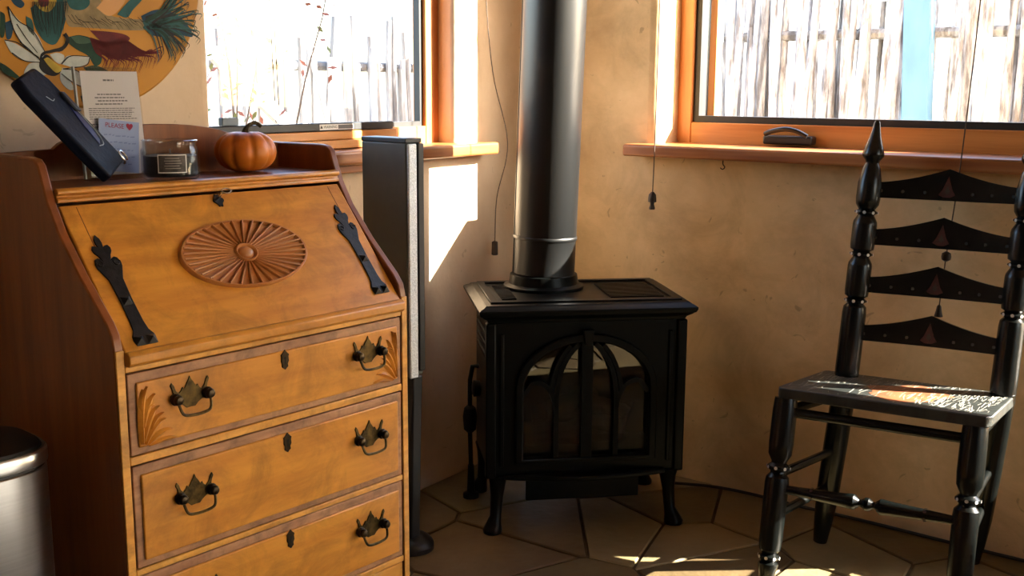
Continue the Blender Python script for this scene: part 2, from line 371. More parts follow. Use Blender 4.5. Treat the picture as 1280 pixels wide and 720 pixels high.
# ledge and dark bar along the foot of the left window
MB().box(.62, 1.312, .03, .074, 1.036, 1.058, lambda p: PL(p.x, p.y, p.z)).build('ledge', PINE, win1, bevel=.003)
MB().box(.62, 1.312, .045, .074, 1.0585, 1.082, lambda p: PL(p.x, p.y, p.z)).build('stop_rail', PINE, win1, bevel=.003)
bar = MB().box(.635, 1.312, .046, .072, 1.0825, 1.104, lambda p: PL(p.x, p.y, p.z)).build('screen_bar', GREYP, win1, bevel=.003)
MB().box(.80, .93, .0445, .0455, 1.086, 1.1005, lambda p: PL(p.x, p.y, p.z)).build('warning_label', WHITE, bar, label='white warning label')
MB().box(.803, .86, .0435, .0444, 1.088, 1.0985, lambda p: PL(p.x, p.y, p.z)).build('label_panel', INK, bar)
text_mesh('\u25b2 WARNING', .0105, 'label_text', DARKP, bar, lambda x, y, d: PL(.897 - x, .0437, 1.0932 + y))
MB().box(1.20, 1.25, .05, .066, 1.1045, 1.124, lambda p: PL(p.x, p.y, p.z)).build('latch', mat('grey_latch', (.12, .15, .18), .5), win1, bevel=.002)
# crank handle on the right window
cr = MB(); F = lambda p: PR(p.x, p.y, p.z)
cr.box(.775, .925, .092, .134, 1.040, 1.066, F)
crank = cr.build('crank_housing', DARKP, win2, bevel=.006, seg=3)
pts = [PR(.785, .085, 1.070), PR(.81, .082, 1.079), PR(.85, .08, 1.086), PR(.885, .082, 1.080), PR(.915, .085, 1.066)]
MB().tube(cat_rom(pts, 5), .007, 8).build('crank_arm', DARKP, crank)

# blind pull cords
def cord(name, pts, label, r=.0016, tassel=None, bead=None, kind='bell'):
    p0 = Vector(pts[-1]); t = thing(name, label, 'cord', p0, world=True)
    MB().tube(cat_rom(pts, 8), r, 6).build('string', CORD, t)
    a = p0
    if kind == 'bell':
        MB().lathe([(.003, .004), (.0055, 0), (.0075, -.012), (.011, -.026), (.009, -.027)], a, a + Vector((0, 0, 1)), 14).build('tassel', TASSEL, t)
    elif kind == 'acorn':
        MB().lathe([(.004, .012), (.011, .004), (.0125, -.008), (.0125, -.018), (.007, -.0185), (.006, -.026), (.009, -.036), (.008, -.040)], a, a + Vector((0, 0, 1)), 14).build('tassel', TASSEL, t)
    else:
        MB().lathe([(.006, .002), (.0095, 0), (.0105, -.04), (.008, -.042)], a, a + Vector((0, 0, 1)), 12).build('tassel', TASSEL, t)
    if bead:
        b = Vector(bead); MB().lathe([(.003, .013), (.011, .008), (.0125, 0), (.011, -.008), (.003, -.013)], b, b + Vector((0, 0, 1)), 12).build('bead', TASSEL, t)
    return t
cord('pull_cord', [PL(.330, -.02, 2.2), PL(.300, -.03, 1.75), PL(.292, -.03, 1.47), PL(.262, -.035, 1.24), PL(.240, -.075, 1.03), PL(.240, -.035, .86), PL(.243, -.03, .72)],
     'long brown blind cord hanging left of the stove pipe', kind='plug')
cord('pull_cord', [PR(.535, -.1, 2.1), PR(.527, -.1, 1.5), PR(.523, -.1, 1.03), PR(.520, -.1, .885)], 'short blind cord with dark tassel at the left end of the right sill', kind='acorn')
cord('pull_cord', [PR(1.418, -.1, 2.1), PR(1.410, -.1, 1.5), PR(1.392, -.1, 1.03), PR(1.374, -.1, .79), PR(1.366, -.1, .655)], 'blind cord with bead and bell pull hanging behind the chair',
     kind='bell', bead=PR(1.374, -.1, .785))
for k, du in ((0, 0), (1, .012)):
    tag(MB().tube([PL(1.10 + du, .03, 2.0), PL(1.098 + du, .03, 1.5), PL(1.085 + du, .03, 1.11)], .0013, 5).build('lift_cord', CORD), ('left thin lift cord of the pair in the left window', 'right thin lift cord of the pair in the left window')[1 - k], 'cord', 'pair of lift cords')
hk = [PR(.716, -.04, 1.0), PR(.716, -.04, .985), PR(.722, -.04, .977), PR(.716, -.04, .970), PR(.708, -.04, .974)]
tag(MB().tube(cat_rom(hk, 5), .0016, 6).build('cup_hook', BRASSD), 'small cup hook screwed under the right sill', 'hook')

# ------------------------------------------------------------------ stove
SO = Vector((.208, 2.868, 0)); SA = R_(8.5)
stove = thing('gas_stove', 'black cast iron stove with arched window standing in the corner', 'stove', SO, SA)
# local: x right along front, y back, z up; front of body at y=.03
bw, y0, y1, zb, zt = .262, .03, .36, .155, .585
def arch(w, zlo, zs, ztop, n=10):
    out = [(-w, zlo), (w, zlo)]
    for i in range(n * 2 + 1):
        a = math.pi * i / (n * 2); out.append((w * math.cos(a), zs + (ztop - zs) * math.sin(a)))
    return out
def rect_match(poly, x0, x1, z0, z1):
    cx, cz = 0, (z0 + z1) / 2; out = []
    for px, pz in poly:
        dx, dz = px - cx, pz - cz
        t = min(((x1 if dx > 0 else x0) - cx) / dx if abs(dx) > 1e-6 else 1e9, ((z1 if dz > 0 else z0) - cz) / dz if abs(dz) > 1e-6 else 1e9)
        out.append((cx + dx * t, cz + dz * t))
    for (tx, tz) in ((x0, z0), (x1, z0), (x0, z1), (x1, z1)):
        k = min(range(len(out)), key=lambda i: (out[i][0] - tx) ** 2 + (out[i][1] - tz) ** 2); out[k] = (tx, tz)
    return out
fnF = lambda a, b, d: Vector((a, d, b))
inner = arch(.172, .205, .40, .528)
front = MB(); front.ring(rect_match(inner, -bw, bw, zb, zt), inner, fnF, y0, y0 + .022)
front.build('front_plate', IRON, stove, bevel=.002)
body = MB()
body.box(-bw, -bw + .012, y0 + .022, y1, zb, zt); body.box(bw - .012, bw, y0 + .022, y1, zb, zt)
body.box(-bw + .012, bw - .012, y1 - .012, y1, zb, zt); body.box(-bw + .012, bw - .012, y0 + .022, y1 - .012, zb, zb + .012)
body.build('body', IRON, stove, bevel=.002)
MB().ring(arch(.196, .195, .40, .552), arch(.174, .207, .40, .53), fnF, y0 - .014, y0).build('arch_trim', IRON, stove, bevel=.004)
MB().prism([(-.016, .565), (-.010, .522), (.010, .522), (.016, .565)], fnF, y0 - .022, y0 - .013).build('keystone', IRON, stove, bevel=.003)
for s in (-1, 1):
    MB().box(s * bw - .014, s * bw + .014, y0 - .010, y0 + .02, zb, zt).build('corner_post', IRON, stove, bevel=.005)
    MB().box(s * .232 - .006, s * .232 + .006, y0 - .006, y0, zb + .03, zt - .03).build('front_bead', IRON, stove, bevel=.003)
# tracery
def bar2(pts, w, name='tracery_bar', d=(y0 - .004, y0 + .012)):
    pts = [Vector((a, b, 0)) for a, b in pts]; L_, R2 = [], []
    for i, p in enumerate(pts):
        t = (pts[min(i + 1, len(pts) - 1)] - pts[max(i - 1, 0)]).normalized(); n_ = Vector((-t.y, t.x, 0)) * w / 2
        L_.append((p + n_)[:2]); R2.append((p - n_)[:2])
    m = MB()
    for i in range(len(pts) - 1):
        m.prism([L_[i], L_[i + 1], R2[i + 1], R2[i]], fnF, *d)
    return m.build(name, IRON, stove, bevel=.0)
bar2([(0, .205), (0, .528)], .030, 'centre_bar', (y0 - .010, y0 + .014))
for s in (-1, 1):
    c = [(s * .083, .205), (s * .083, .34)] + [(s * a, b) for a, b in bez((.083, .36), (.083, .44), (.06, .49), (.022, .522), 8)]
    bar2(c, .013)
    c2 = [(s * a, b) for a, b in bez((.083, .335), (.086, .39), (.118, .43), (.150, .415), 8)] + [(s * .172, .385)]
    bar2(c2, .012)
    c3 = [(s * a, b) for a, b in bez((.098, .39), (.092, .44), (.075, .49), (.045, .518), 8)]
    bar2(c3, .011)
MB().box(-.175, .175, 0, .003, .20, .535, lambda p: Vector((p.x, p.y + y0 + .018, p.z))).build('stove_glass', SGLASS, stove, smooth=0)
# burner logs behind the glass
rl = random.Random(4)
for (a, b, r) in (((-.15, .16, .235), (.13, .13, .25), .036), ((-.12, .21, .275), (.15, .19, .27), .034), ((-.10, .14, .30), (.06, .22, .335), .028), ((.14, .13, .29), (.0, .2, .33), .026)):
    n_ = 9; path = [Vector(a).lerp(Vector(b), i / n_) + Vector((0, 0, rl.uniform(-.006, .006))) for i in range(n_ + 1)]
    MB().tube(path, [r * rl.uniform(.82, 1.1) for _ in path], 10).build('ceramic_log', CHAR, stove)
# top plate with ogee moulding
def slab(hx, ya, yb, z): return [Vector((-hx, ya, z)), Vector((hx, ya, z)), Vector((hx, yb, z)), Vector((-hx, yb, z))]
mo = MB(); mo.loft([slab(.262 + k, .03 - k, .365 + k, z) for k, z in ((.0, .584), (.006, .586), (.010, .594), (.022, .602), (.026, .606), (.030, .608), (.034, .616), (.034, .622), (.028, .626), (.020, .629), (.014, .634), (.006, .636))])
top = mo.build('top_plate', IRON, stove, smooth=25)
mo = MB(); mo.ring([(-.262, .032), (.262, .032), (.262, .362), (-.262, .362)], [(-.240, .054), (.240, .054), (.240, .34), (-.240, .34)], lambda a, b, d: Vector((a, b, d)), .636, .641)
mo.build('top_rim', IRON, top, bevel=.002)
for i in range(14):
    yy = .085 + i * .0155
    for x0_, x1_ in ((-.225, -.185), (.075, .225)): MB().box(x0_, x1_, yy, yy + .006, .636, .640).build('grille_slat', IRON, top)
MB().lathe([(.115, .636), (.115, .644), (.100, .650), (.096, .675), (.0905, .677)], (-.078, .273, 0), (-.078, .273, 1), 40).build('flue_collar', IRON, stove)
# ash lip and lower panel
lip = [(-.235, .0), (.235, .0)]
lipp = [(-.225, .03)] + [(-.225 + .45 * i / 12, .03 - .035 * math.sin(math.pi * i / 12) - .012) for i in range(13)] + [(.225, .03)]
MB().prism(lipp, lambda a, b, d: Vector((a, b, d)), .150, .164).build('ash_lip', IRON, stove, bevel=.004)
MB().box(-.16, .16, .055, .07, .075, .150).build('lower_panel', IRON, stove, bevel=.003)
# legs
for sx in (-1, 1):
    for yy, s2 in ((.045, -1), (.335, 1)):
        rings = []
        for z, k, off in ((0.0, .026, .016), (.010, .027, .016), (.026, .021, .012), (.045, .016, .006), (.10, .018, .002), (.135, .023, 0), (.158, .028, 0)):
            cx, cy = sx * (.240 + off), yy + s2 * off
            rings.append([Vector((cx + k * math.cos(a * math.tau / 12), cy + k * math.sin(a * math.tau / 12), z)) for a in range(12)])
        MB().loft(rings).build('leg', IRON, stove)
# gas valve and tap on the left side
MB().tube([(-.262, .30, .40), (-.28, .30, .40), (-.288, .30, .36), (-.288, .30, .20), (-.285, .30, .10)], .007, 8).build('gas_line', IRONR, stove)
MB().lathe([(.004, 0), (.022, .004), (.024, .022), (.016, .026)], (-.262, .24, .35), (-.30, .24, .35), 16).build('side_knob', IRONR, stove)
MB().lathe([(.008, 0), (.018, .01), (.021, .05), (.017, .075), (.009, .082)], (-.288, .30, .20), (-.288, .30, .3), 14).build('gas_valve', IRONR, stove)
MB().lathe([(.024, 0), (.024, .012), (.012, .018), (.009, .10)], (-.285, .30, 0), (-.285, .30, .1), 14).build('pipe_foot', IRONR, stove)
for k, zz in ((0, .47), (1, .50), (2, .53)):
    MB().box(-.268, -.262, .08, .30, zz, zz + .012).build('side_vent', IRONR, stove, bevel=.002)

tag(MB().tube(cat_rom([PR(.62, -.10, .012), PR(.72, -.045, .008), PR(.84, -.03, .008), PR(1.0, -.035, .008), PR(1.2, -.03, .008), PR(1.6, -.04, .008), PR(2.2, -.03, .008)], 6), .005, 6).build('power_cable', DARKP), 'thin dark cable on the floor along the right wall', 'cable')
# stove pipe
pb = SO + Vector((math.cos(SA) * -.078 - math.sin(SA) * .273, math.sin(SA) * -.078 + math.cos(SA) * .273, .678)); pt = pb + Vector((.055, .012, HT - .678 - .002))
pp = thing('stove_pipe', 'tall matte black flue pipe rising from the stove', 'pipe', pb, world=True)
MB().lathe([(.0885, 0), (.0885, .10), (.0893, .102), (.0893, 1.0), (.0893, (pt - pb).length)], pb, pt, 56).build('pipe_tube', PIPE, pp)
sm = MB(); ax = (pt - pb)
sm.lathe([(.0905, .098), (.0915, .100), (.0915, .106), (.0905, .108)], pb, pt, 56); sm.build('pipe_seam', PIPE, pp)
sd = Vector((-.985, -.17, 0))
MB().tube([pb + sd * .0895, pb + ax + sd * .0895], .0022, 6).build('lock_seam', PIPE, pp)

# ------------------------------------------------------------------ desk
DS = .95; DO = Vector((-.223, 2.28, .06)); DA = R_(50)
desk = thing('slant_front_desk', 'honey brown slant front desk with carved drawers and iron strap hinges', 'desk', DO, DA); desk.scale = (DS,) * 3
XL, XR, T = -.706, 0.0, .018
prof = [(.47, -.062), (.0, -.062), (.0, .748), (.006, .772), (.022, .793), (.10, .866), (.165, .938), (.198, .990), (.214, 1.030), (.224, 1.055), (.238, 1.066), (.260, 1.069), (.47, 1.069)]
fnY = lambda a, b, d: Vector((d, a, b))
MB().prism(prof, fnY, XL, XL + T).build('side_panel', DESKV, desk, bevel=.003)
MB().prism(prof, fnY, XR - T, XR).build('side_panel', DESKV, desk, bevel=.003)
xa, xb = XL + T, XR - T
# facing strips on the panel fronts
for x0_, x1_ in ((XL + .001, XL + T - .001), (XR - T + .001, XR - .001)):
    MB().box(x0_, x1_, -.004, 0, -.062, .745).build('front_stile', DESK2, desk, bevel=.0015)
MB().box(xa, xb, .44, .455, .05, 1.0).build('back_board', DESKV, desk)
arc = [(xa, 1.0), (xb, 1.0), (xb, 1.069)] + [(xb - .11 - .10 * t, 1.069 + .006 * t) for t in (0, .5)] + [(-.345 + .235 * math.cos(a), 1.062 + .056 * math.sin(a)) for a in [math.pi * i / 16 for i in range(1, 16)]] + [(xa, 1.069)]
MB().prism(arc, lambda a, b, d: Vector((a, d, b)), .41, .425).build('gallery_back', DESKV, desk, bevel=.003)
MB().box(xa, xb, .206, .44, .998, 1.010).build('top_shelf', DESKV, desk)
MB().prism([(.206, 1.0135), (.196, 1.0135), (.190, 1.010), (.190, 1.004), (.197, 1.001), (.197, .997), (.193, .994), (.193, .988), (.206, .986)], fnY, xa, xb).build('shelf_moulding', DESK, desk, bevel=.0015)
# slant lid: local lid frame
LB, LT = Vector((0, -.006, .737)), Vector((0, .200, .986)); lv = (LT - LB); LLN = lv.length; lv.normalize(); ln = Vector((0, -lv.z, lv.y))
def LID(x, s, d): return Vector((x, 0, 0)) + LB + lv * s + ln * d
lid = MB().box(0, 1, 0, 1, 0, 1, lambda p: LID(xa + .002 + p.x * (xb - xa - .004), .0 + p.y * (LLN - .004), -.019 + p.z * .019)).build('slant_lid', DESK, desk, bevel=.003)
MB().prism([(-.012, .715), (-.018, .720), (-.018, .735), (-.010, .741), (.006, .741), (.006, .715)], fnY, xa + .001, xb - .001).build('lid_lip', DESK, desk, bevel=.002)
for x_ in (xa + .035, xb - .035):      # breadboard-end joints
    MB().box(0, 1, 0, 1, 0, 1, lambda p: LID(x_ - .0006 + p.x * .0012, .10 + p.y * (LLN - .11), -.001 + p.z * .0014)).build('lid_joint', mat('joint_line', (.12, .045, .012), .7), lid, smooth=0)
# carved sunburst
sc_, ss_, sa_, sb_ = -.350, .169, .146, .076
def E2(a, g, d): return LID(sc_ + sa_ * g * math.cos(a), ss_ + sb_ * g * math.sin(a), d)
rim = MB(); rim.loft([[E2(math.tau * i / 72, g, d) for i in range(72)] for g, d in ((1.035, -.001), (1.03, .006), (1.012, .0095), (.985, .0095), (.965, .0035), (.55, .0025), (.12, .0035))])
sunb = rim.build('sunburst', CARVE, desk, smooth=40)
NR = 36
for k in range(NR):
    a = math.tau * k / NR; hw = .0017
    P0, P1 = Vector((sc_ + .024 * math.cos(a), ss_ + .019 * math.sin(a), 0)), Vector((sc_ + sa_ * .985 * math.cos(a), ss_ + sb_ * .985 * math.sin(a), 0))
    t_ = (P1 - P0).normalized(); n_ = Vector((-t_.y, t_.x, 0))
    rings = []
    for P, w_, hh in ((P0, hw * .5, .0065), (P1, hw * 1.25, .0112)):
        rings.append([LID((P + n_ * q).x, (P + n_ * q).y, d) for q, d in ((-w_, .001), (-w_ * .8, hh - .001), (0, hh), (w_ * .8, hh - .001), (w_, .001))])
    MB().loft(rings).build('ray', CARVE, sunb, smooth=0)
hub = MB(); hub.loft([[LID(sc_ + .026 * g * math.cos(a), ss_ + .021 * g * math.sin(a), d) for a in [math.tau * i / 32 for i in range(32)]] for g, d in ((1, .001), (1, .0085), (.9, .0105), (.8, .0085), (.74, .004), (.66, .004), (.60, .008), (.46, .0105), (.25, .012), (.02, .0125))])
hub.build('sunburst_hub', CARVE, sunb, smooth=60)
# strap hinges
def strap(xc, s0, s1, mirror=1, lean=0):
    L_ = s1 - s0
    half = [(.020, 0), (.022, .012), (.0215, .020), (.0150, .032), (.0128, .05), (.0120, .10), (.0140, .148), (.020, .164), (.0245, .176), (.0255, .186), (.022, .196), (.016, .199), (.010, .195), (.009, .188), (.0085, .193), (.012, .203), (.0175, .212), (.0185, .220), (.015, .227), (.009, .226), (.005, .223), (.0065, .232), (.0055, .242), (.0, .252)]
    k = L_ / .252
    poly = [(xc + a + lean * b * k, s0 + b * k) for a, b in half] + [(xc - a + lean * b * k, s0 + b * k) for a, b in reversed(half[:-1])]
    h = MB().prism(poly, LID, .0005, .0035).build('strap_hinge', FORGED, desk, bevel=.0008)
    for (ox, os_) in ((-.012, .010), (.012, .010), (lean * .1, .098)):
        c = [LID(xc + ox + sx * .0095, s0 + os_ * k + sy * .0095, .003) for sx, sy in ((-1, -1), (1, -1), (1, 1), (-1, 1))] + [LID(xc + ox, s0 + os_ * k, .0115)]
        MB().add(c, [(0, 1, 4), (1, 2, 4), (2, 3, 4), (3, 0, 4), (3, 2, 1, 0)]).build('pyramid_nail', FORGED, h, smooth=0)
    for s in (-1, 1):   # scrolls
        pts = [LID(xc + lean * .185 * k + s * (.0165 + r * math.cos(a)), s0 + (.184 + r * math.sin(a)) * k, .004) for a, r in [(math.pi * (.1 + 1.9 * i / 10) * 1, .0075 * (1 - .055 * i)) for i in range(11)]]
        MB().tube(pts, .0013, 6).build('scroll', FORGED, h)
strap(-.640, .012, .248, lean=-.02); strap(-.062, .026, .262, lean=0)
# lock with key on the lid
kx, ks = -.350, .300
esc = MB().prism([(kx + .010 * math.cos(a) * (1 + .25 * math.cos(4 * a)), ks + .015 * math.sin(a) * (1 + .15 * math.cos(6 * a))) for a in [math.tau * i / 28 for i in range(28)]], LID, .0005, .003).build('lock_plate', FORGED, desk)
MB().tube([LID(kx, ks + .004, .002), LID(kx, ks + .004, .022)], .003, 8).build('key', CHROME, esc)
bow = [LID(kx + .011 + .011 * math.cos(a), ks + .007 + .006 * math.sin(a), .024) for a in [math.tau * i / 16 for i in range(17)]]
MB().tube(bow, .0018, 6).build('key_bow', CHROME, esc)
# carcass rails and drawers
rails = [(.703, .7145), (.533, .549), (.324, .336), (.128, .142)]
for za, zb_ in rails: MB().box(xa, xb, -.003, .38, za, zb_).build('rail', DESK2, desk, bevel=.002)
MB().box(xa, xb, .002, .38, .05, .124).build('plinth', DESK2, desk, bevel=.002)

def handle(par, x, z, y=-.0075, q=1.16):
    # bat-wing backplate, posts and swinging bail
    half = [(0, -.0135), (.008, -.014), (.013, -.009), (.021, -.004), (.031, -.004), (.037, .002), (.036, .010), (.031, .013), (.0325, .020), (.0355, .026), (.033, .031), (.029, .026), (.026, .017), (.021, .012), (.0165, .016), (.0140, .021), (.0105, .018), (.0085, .022), (.0055, .027), (.0030, .030), (0, .037)]
    half = [(a * q, b * q) for a, b in half]
    poly = [(x + a, z + b) for a, b in half] + [(x - a, z + b) for a, b in reversed(half[1:-1])]
    bp = MB().prism(poly, lambda a, b, d: Vector((a, d, b)), y, y - .003).build('drawer_pull', BRASS, par, bevel=.0007)
    for s in (-1, 1):
        MB().lathe([(.0105, 0), (.0115, .004), (.0085, .008), (.0098, .013), (.0070, .018), (.001, .020)], (x + s * .029 * q, y - .003, z + .004 * q), (x + s * .029 * q, y - 1, z + .004 * q), 14).build('pull_post', BRASSD, par)
    x_c = x; X = lambda d: x_c + d * q; Zq = lambda d: z + d * q
    pts = [(x - .029, y - .014, z + .002), (x - .0285, y - .018, z - .008), (x - .024, y - .022, z - .019), (x - .010, y - .0235, z - .022), (x + .010, y - .0235, z - .022), (x + .024, y - .022, z - .019), (x + .0285, y - .018, z - .008), (x + .029, y - .014, z + .002)]
    pts = [(X(a - x), b, Zq(c - z)) for a, b, c in pts]
    MB().tube(cat_rom(pts, 4), .0028, 8).build('bail', BRASS, par)
def escutcheon(par, x, z, y=-.0075):
    half = [(0, -.020), (.003, -.017), (.0075, -.014), (.0065, -.008), (.0095, -.002), (.0085, .006), (.0100, .011), (.006, .014), (.0035, .017), (0, .021)]
    poly = [(x + a, z + b) for a, b in half] + [(x - a, z + b) for a, b in reversed(half[1:-1])]
    e_ = MB().prism(poly, lambda a, b, d: Vector((a, d, b)), y, y - .0025).build('keyhole_plate', BRASSD, par, bevel=.0005)
    MB().prism([(x + .0026 * math.cos(a), z + .004 + .0032 * math.sin(a)) for a in [math.tau * i / 10 for i in range(10)]], lambda a, b, d: Vector((a, d, b)), y - .0024, y - .0030).build('keyhole', mat('keyhole_dark', (.004, .004, .004), .9), par)
    MB().box(x - .0012, x + .0012, y - .0030, y - .0024, z - .008, z + .003).build('key_slot', MATS['keyhole_dark'], par)
HL, HR, HK = -.564, -.124, -.345
def drawer(za, zb_, pulls, keyz, carved=False):
    d = MB().box(xa + .003, xb - .003, -.002, .36, za, zb_).build('drawer', DEDGE, desk, bevel=.002)
    i_ = .017
    MB().prism([(xa + i_, za + i_ * .8), (xb - i_, za + i_ * .8), (xb - i_, zb_ - i_), (xa + i_, zb_ - i_)], lambda a, b, dd: Vector((a, dd, b)), -.002, -.0075).build('drawer_front', DESK, d, bevel=.004, seg=3)
    for x, z in pulls: handle(d, x, z)
    escutcheon(d, HK, keyz)
    if carved:
        for s, x0_ in ((1, xa + .020), (-1, xb - .020)):
            zc = za + .020
            leaves = [((.003, .0), (.002, .05), (.005, .085), (.016, .104), .0075), ((.006, .03), (.012, .06), (.020, .080), (.031, .088), .0085), ((.005, .004), (.014, .035), (.022, .056), (.038, .064), .0085),
                      ((.008, -.002), (.022, .022), (.034, .036), (.050, .038), .0075), ((.012, -.004), (.032, .010), (.046, .018), (.062, .016), .0065), ((.016, -.006), (.040, -.002), (.054, .002), (.070, -.001), .0045),
                      ((.010, .052), (.015, .066), (.022, .070), (.028, .068), .005), ((.020, .024), (.028, .040), (.036, .046), (.046, .050), .005), ((.004, .05), (.002, .07), (.002, .088), (.007, .100), .004)]
            for (a, b, c, e_, wd) in leaves:
                path = [Vector((x0_ + s * q[0], -.0078, zc + q[1])) for q in bez(a, b, c, e_, 10)]
                L_, M_, R3 = [], [], []
                for i, p in enumerate(path):
                    t = (path[min(i + 1, 10)] - path[max(i - 1, 0)]).normalized(); n_ = Vector((-t.z, 0, t.x)); w_ = wd * math.sin(math.pi * (.12 + .88 * i / 10) ** .9) + .0004
                    L_.append(p + n_ * w_ + Vector((0, .0006, 0))); M_.append(p + Vector((0, -.0052, 0))); R3.append(p - n_ * w_ + Vector((0, .0006, 0)))
                lm = MB(); lm.loft([[a_, b_, c_] for a_, b_, c_ in zip(L_, M_, R3)])
                lm.build('carved_leaf', LEAFW, d, smooth=20)
drawer(.5505, .7005, [(HL, .634), (HR, .634)], .665, True)
drawer(.3375, .5305, [(HL, .445), (HR, .447)], .494)
drawer(.1435, .3225, [(HL, .240), (HR, .240)], .288)

# ------------------------------------------------------------------ things on the desk
def DW(x, y, z):
    x *= 1.024; return DO + Vector((math.cos(DA) * x - math.sin(DA) * y, math.sin(DA) * x + math.cos(DA) * y, z)) * DS
ST = 1.0105
# pumpkin
px_ = DW(-.170, .325, ST); pk = thing('pumpkin', 'small orange pumpkin with curved brown stem on the desk top', 'pumpkin', px_, .3, world=False); pk.scale = (DS,) * 3
rings = []; nL_ = 9; seg = 72
for i in range(25):
    ph = -math.pi / 2 + math.pi * i / 24
    ring = []
    for k in range(seg):
        a = math.tau * k / seg; lobe = abs(math.sin(a * nL_ / 2)) ** .55
        r = .0685 * (math.cos(ph) ** .8 if math.cos(ph) > 0 else 0) * (.90 + .10 * lobe)
        z = .046 + .046 * math.sin(ph) - .012 * math.exp(-(r / .017) ** 2) * (1 if ph > 0 else -.9)
        ring.append(Vector((r * math.cos(a), r * math.sin(a), max(z, 0))))
    rings.append(ring)
MB().loft(rings).build('pumpkin_body', PUMP, pk, smooth=70)
sp = cat_rom([(0, 0, .076), (.002, 0, .092), (.010, .003, .104), (.024, .006, .108), (.036, .008, .100)], 5)
MB().tube(sp, [.012 - .0075 * min(1, i / 9) for i in range(len(sp))], 7).build('stem', STEMM, pk)
# candle jar
jp = DW(-.392, .270, ST); jar = thing('candle_jar', 'short glass jar with dark wax and framed label beside the pumpkin', 'jar', jp); jar.scale = (DS,) * 3
MB().lathe([(.050, 0), (.055, .004), (.0575, .012), (.0575, .060), (.054, .066), (.054, .078), (.056, .080), (.053, .081), (.0515, .078), (.0515, .066), (.0545, .058), (.0545, .012), (.050, .007)], (0, 0, 0), (0, 0, 1), 40).build('glass', JGLASS, jar)
MB().lathe([(.049, .008), (.0535, .012), (.0535, .049), (.048, .050)], (0, 0, 0), (0, 0, 1), 32).build('wax', WAX, jar)
MB().lathe([(.0015, .05), (.0015, .062)], (.0, 0, 0), (0, 0, 1), 6).build('wick', INK, jar)
def CYL(a, z, r): return Vector((r * math.cos(a), r * math.sin(a), z))
def patch(a0, a1, z0, z1, r, n=10):
    m = MB(); m.loft([[CYL(a0 + (a1 - a0) * i / n, z, r) for i in range(n + 1)] for z in (z0, z1)], cap=False, closed=False); return m
ac = R_(-72)
lb = patch(ac - .42, ac + .52, .018, .052, .0580).build('label', JLAB, jar)
fr = MB()
for za, zb_, a0, a1 in ((.0515, .0535, -.42, .54), (.0165, .0185, -.42, .54), (.0165, .0535, .50, .545), (.0165, .0535, -.45, -.42)): fr.v, fr.f = fr.v, fr.f; q = patch(ac + a0, ac + a1, za, zb_, .0584); fr.add(q.v, q.f)
fr.build('label_border', WHITE, lb)
ft = MB()
for i, zz in enumerate((.045, .040, .035, .030, .025)): q = patch(ac - .2 - .03 * (i % 2), ac + .28 + .04 * (i % 3), zz, zz + .0018, .0583); ft.add(q.v, q.f)
ft.build('label_print', mat('label_grey_print', (.30, .27, .25), .7), lb)
# sign holder with notice
sg = thing('sign_holder', 'clear acrylic sign holder with a printed white notice', 'sign', DW(-.452, .366, ST), DA); sg.scale = (DS,) * 3
tl = R_(6)
def SG(x, y, d): return Vector((x, math.sin(tl) * y - d * math.cos(tl) + 0, math.cos(tl) * y + d * math.sin(tl) + .002))
MB().box(-.075, .068, -.0, .224, -.002, 0, lambda p: SG(p.x, p.y, p.z)).build('back_sheet', ACRYL, sg, smooth=0)
MB().box(-.075, .068, -.0, .224, .003, .005, lambda p: SG(p.x, p.y, p.z)).build('front_sheet', ACRYL, sg, smooth=0)
MB().box(-.075, .068, -.028, .004, 0, .003).build('base_foot', ACRYL, sg, smooth=0)
MB().box(-.0755, -.0725, .0, .224, -.002, .006, lambda p: SG(p.x, p.y, p.z)).build('bright_edge', mat('acrylic_edge', (.40, .44, .44), .25), sg, smooth=0)
pa = MB().box(-.060, .067, .006, .216, .0006, .0014, lambda p: SG(p.x, p.y, p.z)).build('notice', PAPER, sg, smooth=0)
rp = random.Random(3); pr = MB()
rows = [(.196, -.012, .012, .0035)] + [(.168 - i * .0065, -.028 - .006 * (i % 2), .026 + .006 * (i % 3), .0024) for i in range(4)] + [(.140 - i * .0042, -.050, .058 - rp.uniform(0, .022), .0017) for i in range(6)] + [(.108 - i * .0055, -.048 + .0 * i, .05 - rp.uniform(0, .05), .0017) for i in range(13)]
for (y, xa_, xb_, hgt) in rows:
    x = xa_
    while x < xb_:
        w_ = rp.uniform(.003, .009); pr.add([SG(x, y, .0017), SG(min(x + w_, xb_), y, .0017), SG(min(x + w_, xb_), y + hgt, .0017), SG(x, y + hgt, .0017)], [(0, 1, 2, 3)]); x += w_ + .0014
pr.build('printed_lines', INK, pa, smooth=0)
gl = MB()
# handwritten note
note = thing('handwritten_note', 'blue handwritten note tucked in front of the printed notice', 'note', DW(-.457, .355, ST), DA); note.scale = (DS,) * 3
tn = R_(6)
def NT(x, y, d):
    c, s = math.cos(R_(-7)), math.sin(R_(-7)); X, Y = c * x - s * y, s * x + c * y
    return Vector((X, math.sin(tn) * Y - d, math.cos(tn) * Y + .0145))
MB().box(-.045, .045, 0, .105, 0, .0007, lambda p: NT(p.x, p.y, p.z)).build('note_sheet', BLUEN, note, smooth=0)
text_mesh('PLEASE \u2665', .0135, 'red_lettering', REDINK, note, lambda x, y, d: NT(x, .093 + y, .0012))
pr = MB(); rp = random.Random(9)
for i in range(5):
    x = -.034
    while x < .03:
        w_ = rp.uniform(.004, .012); y = .072 - i * .014 + rp.uniform(-.001, .001)
        pr.add([NT(x, y, .0011), NT(x + w_, y + .001, .0011), NT(x + w_, y + .003, .0011), NT(x, y + .002, .0011)], [(0, 1, 2, 3)]); x += w_ + .003
pr.build('blue_writing', mat('blue_ink', (.16, .20, .36), .8), note, smooth=0)
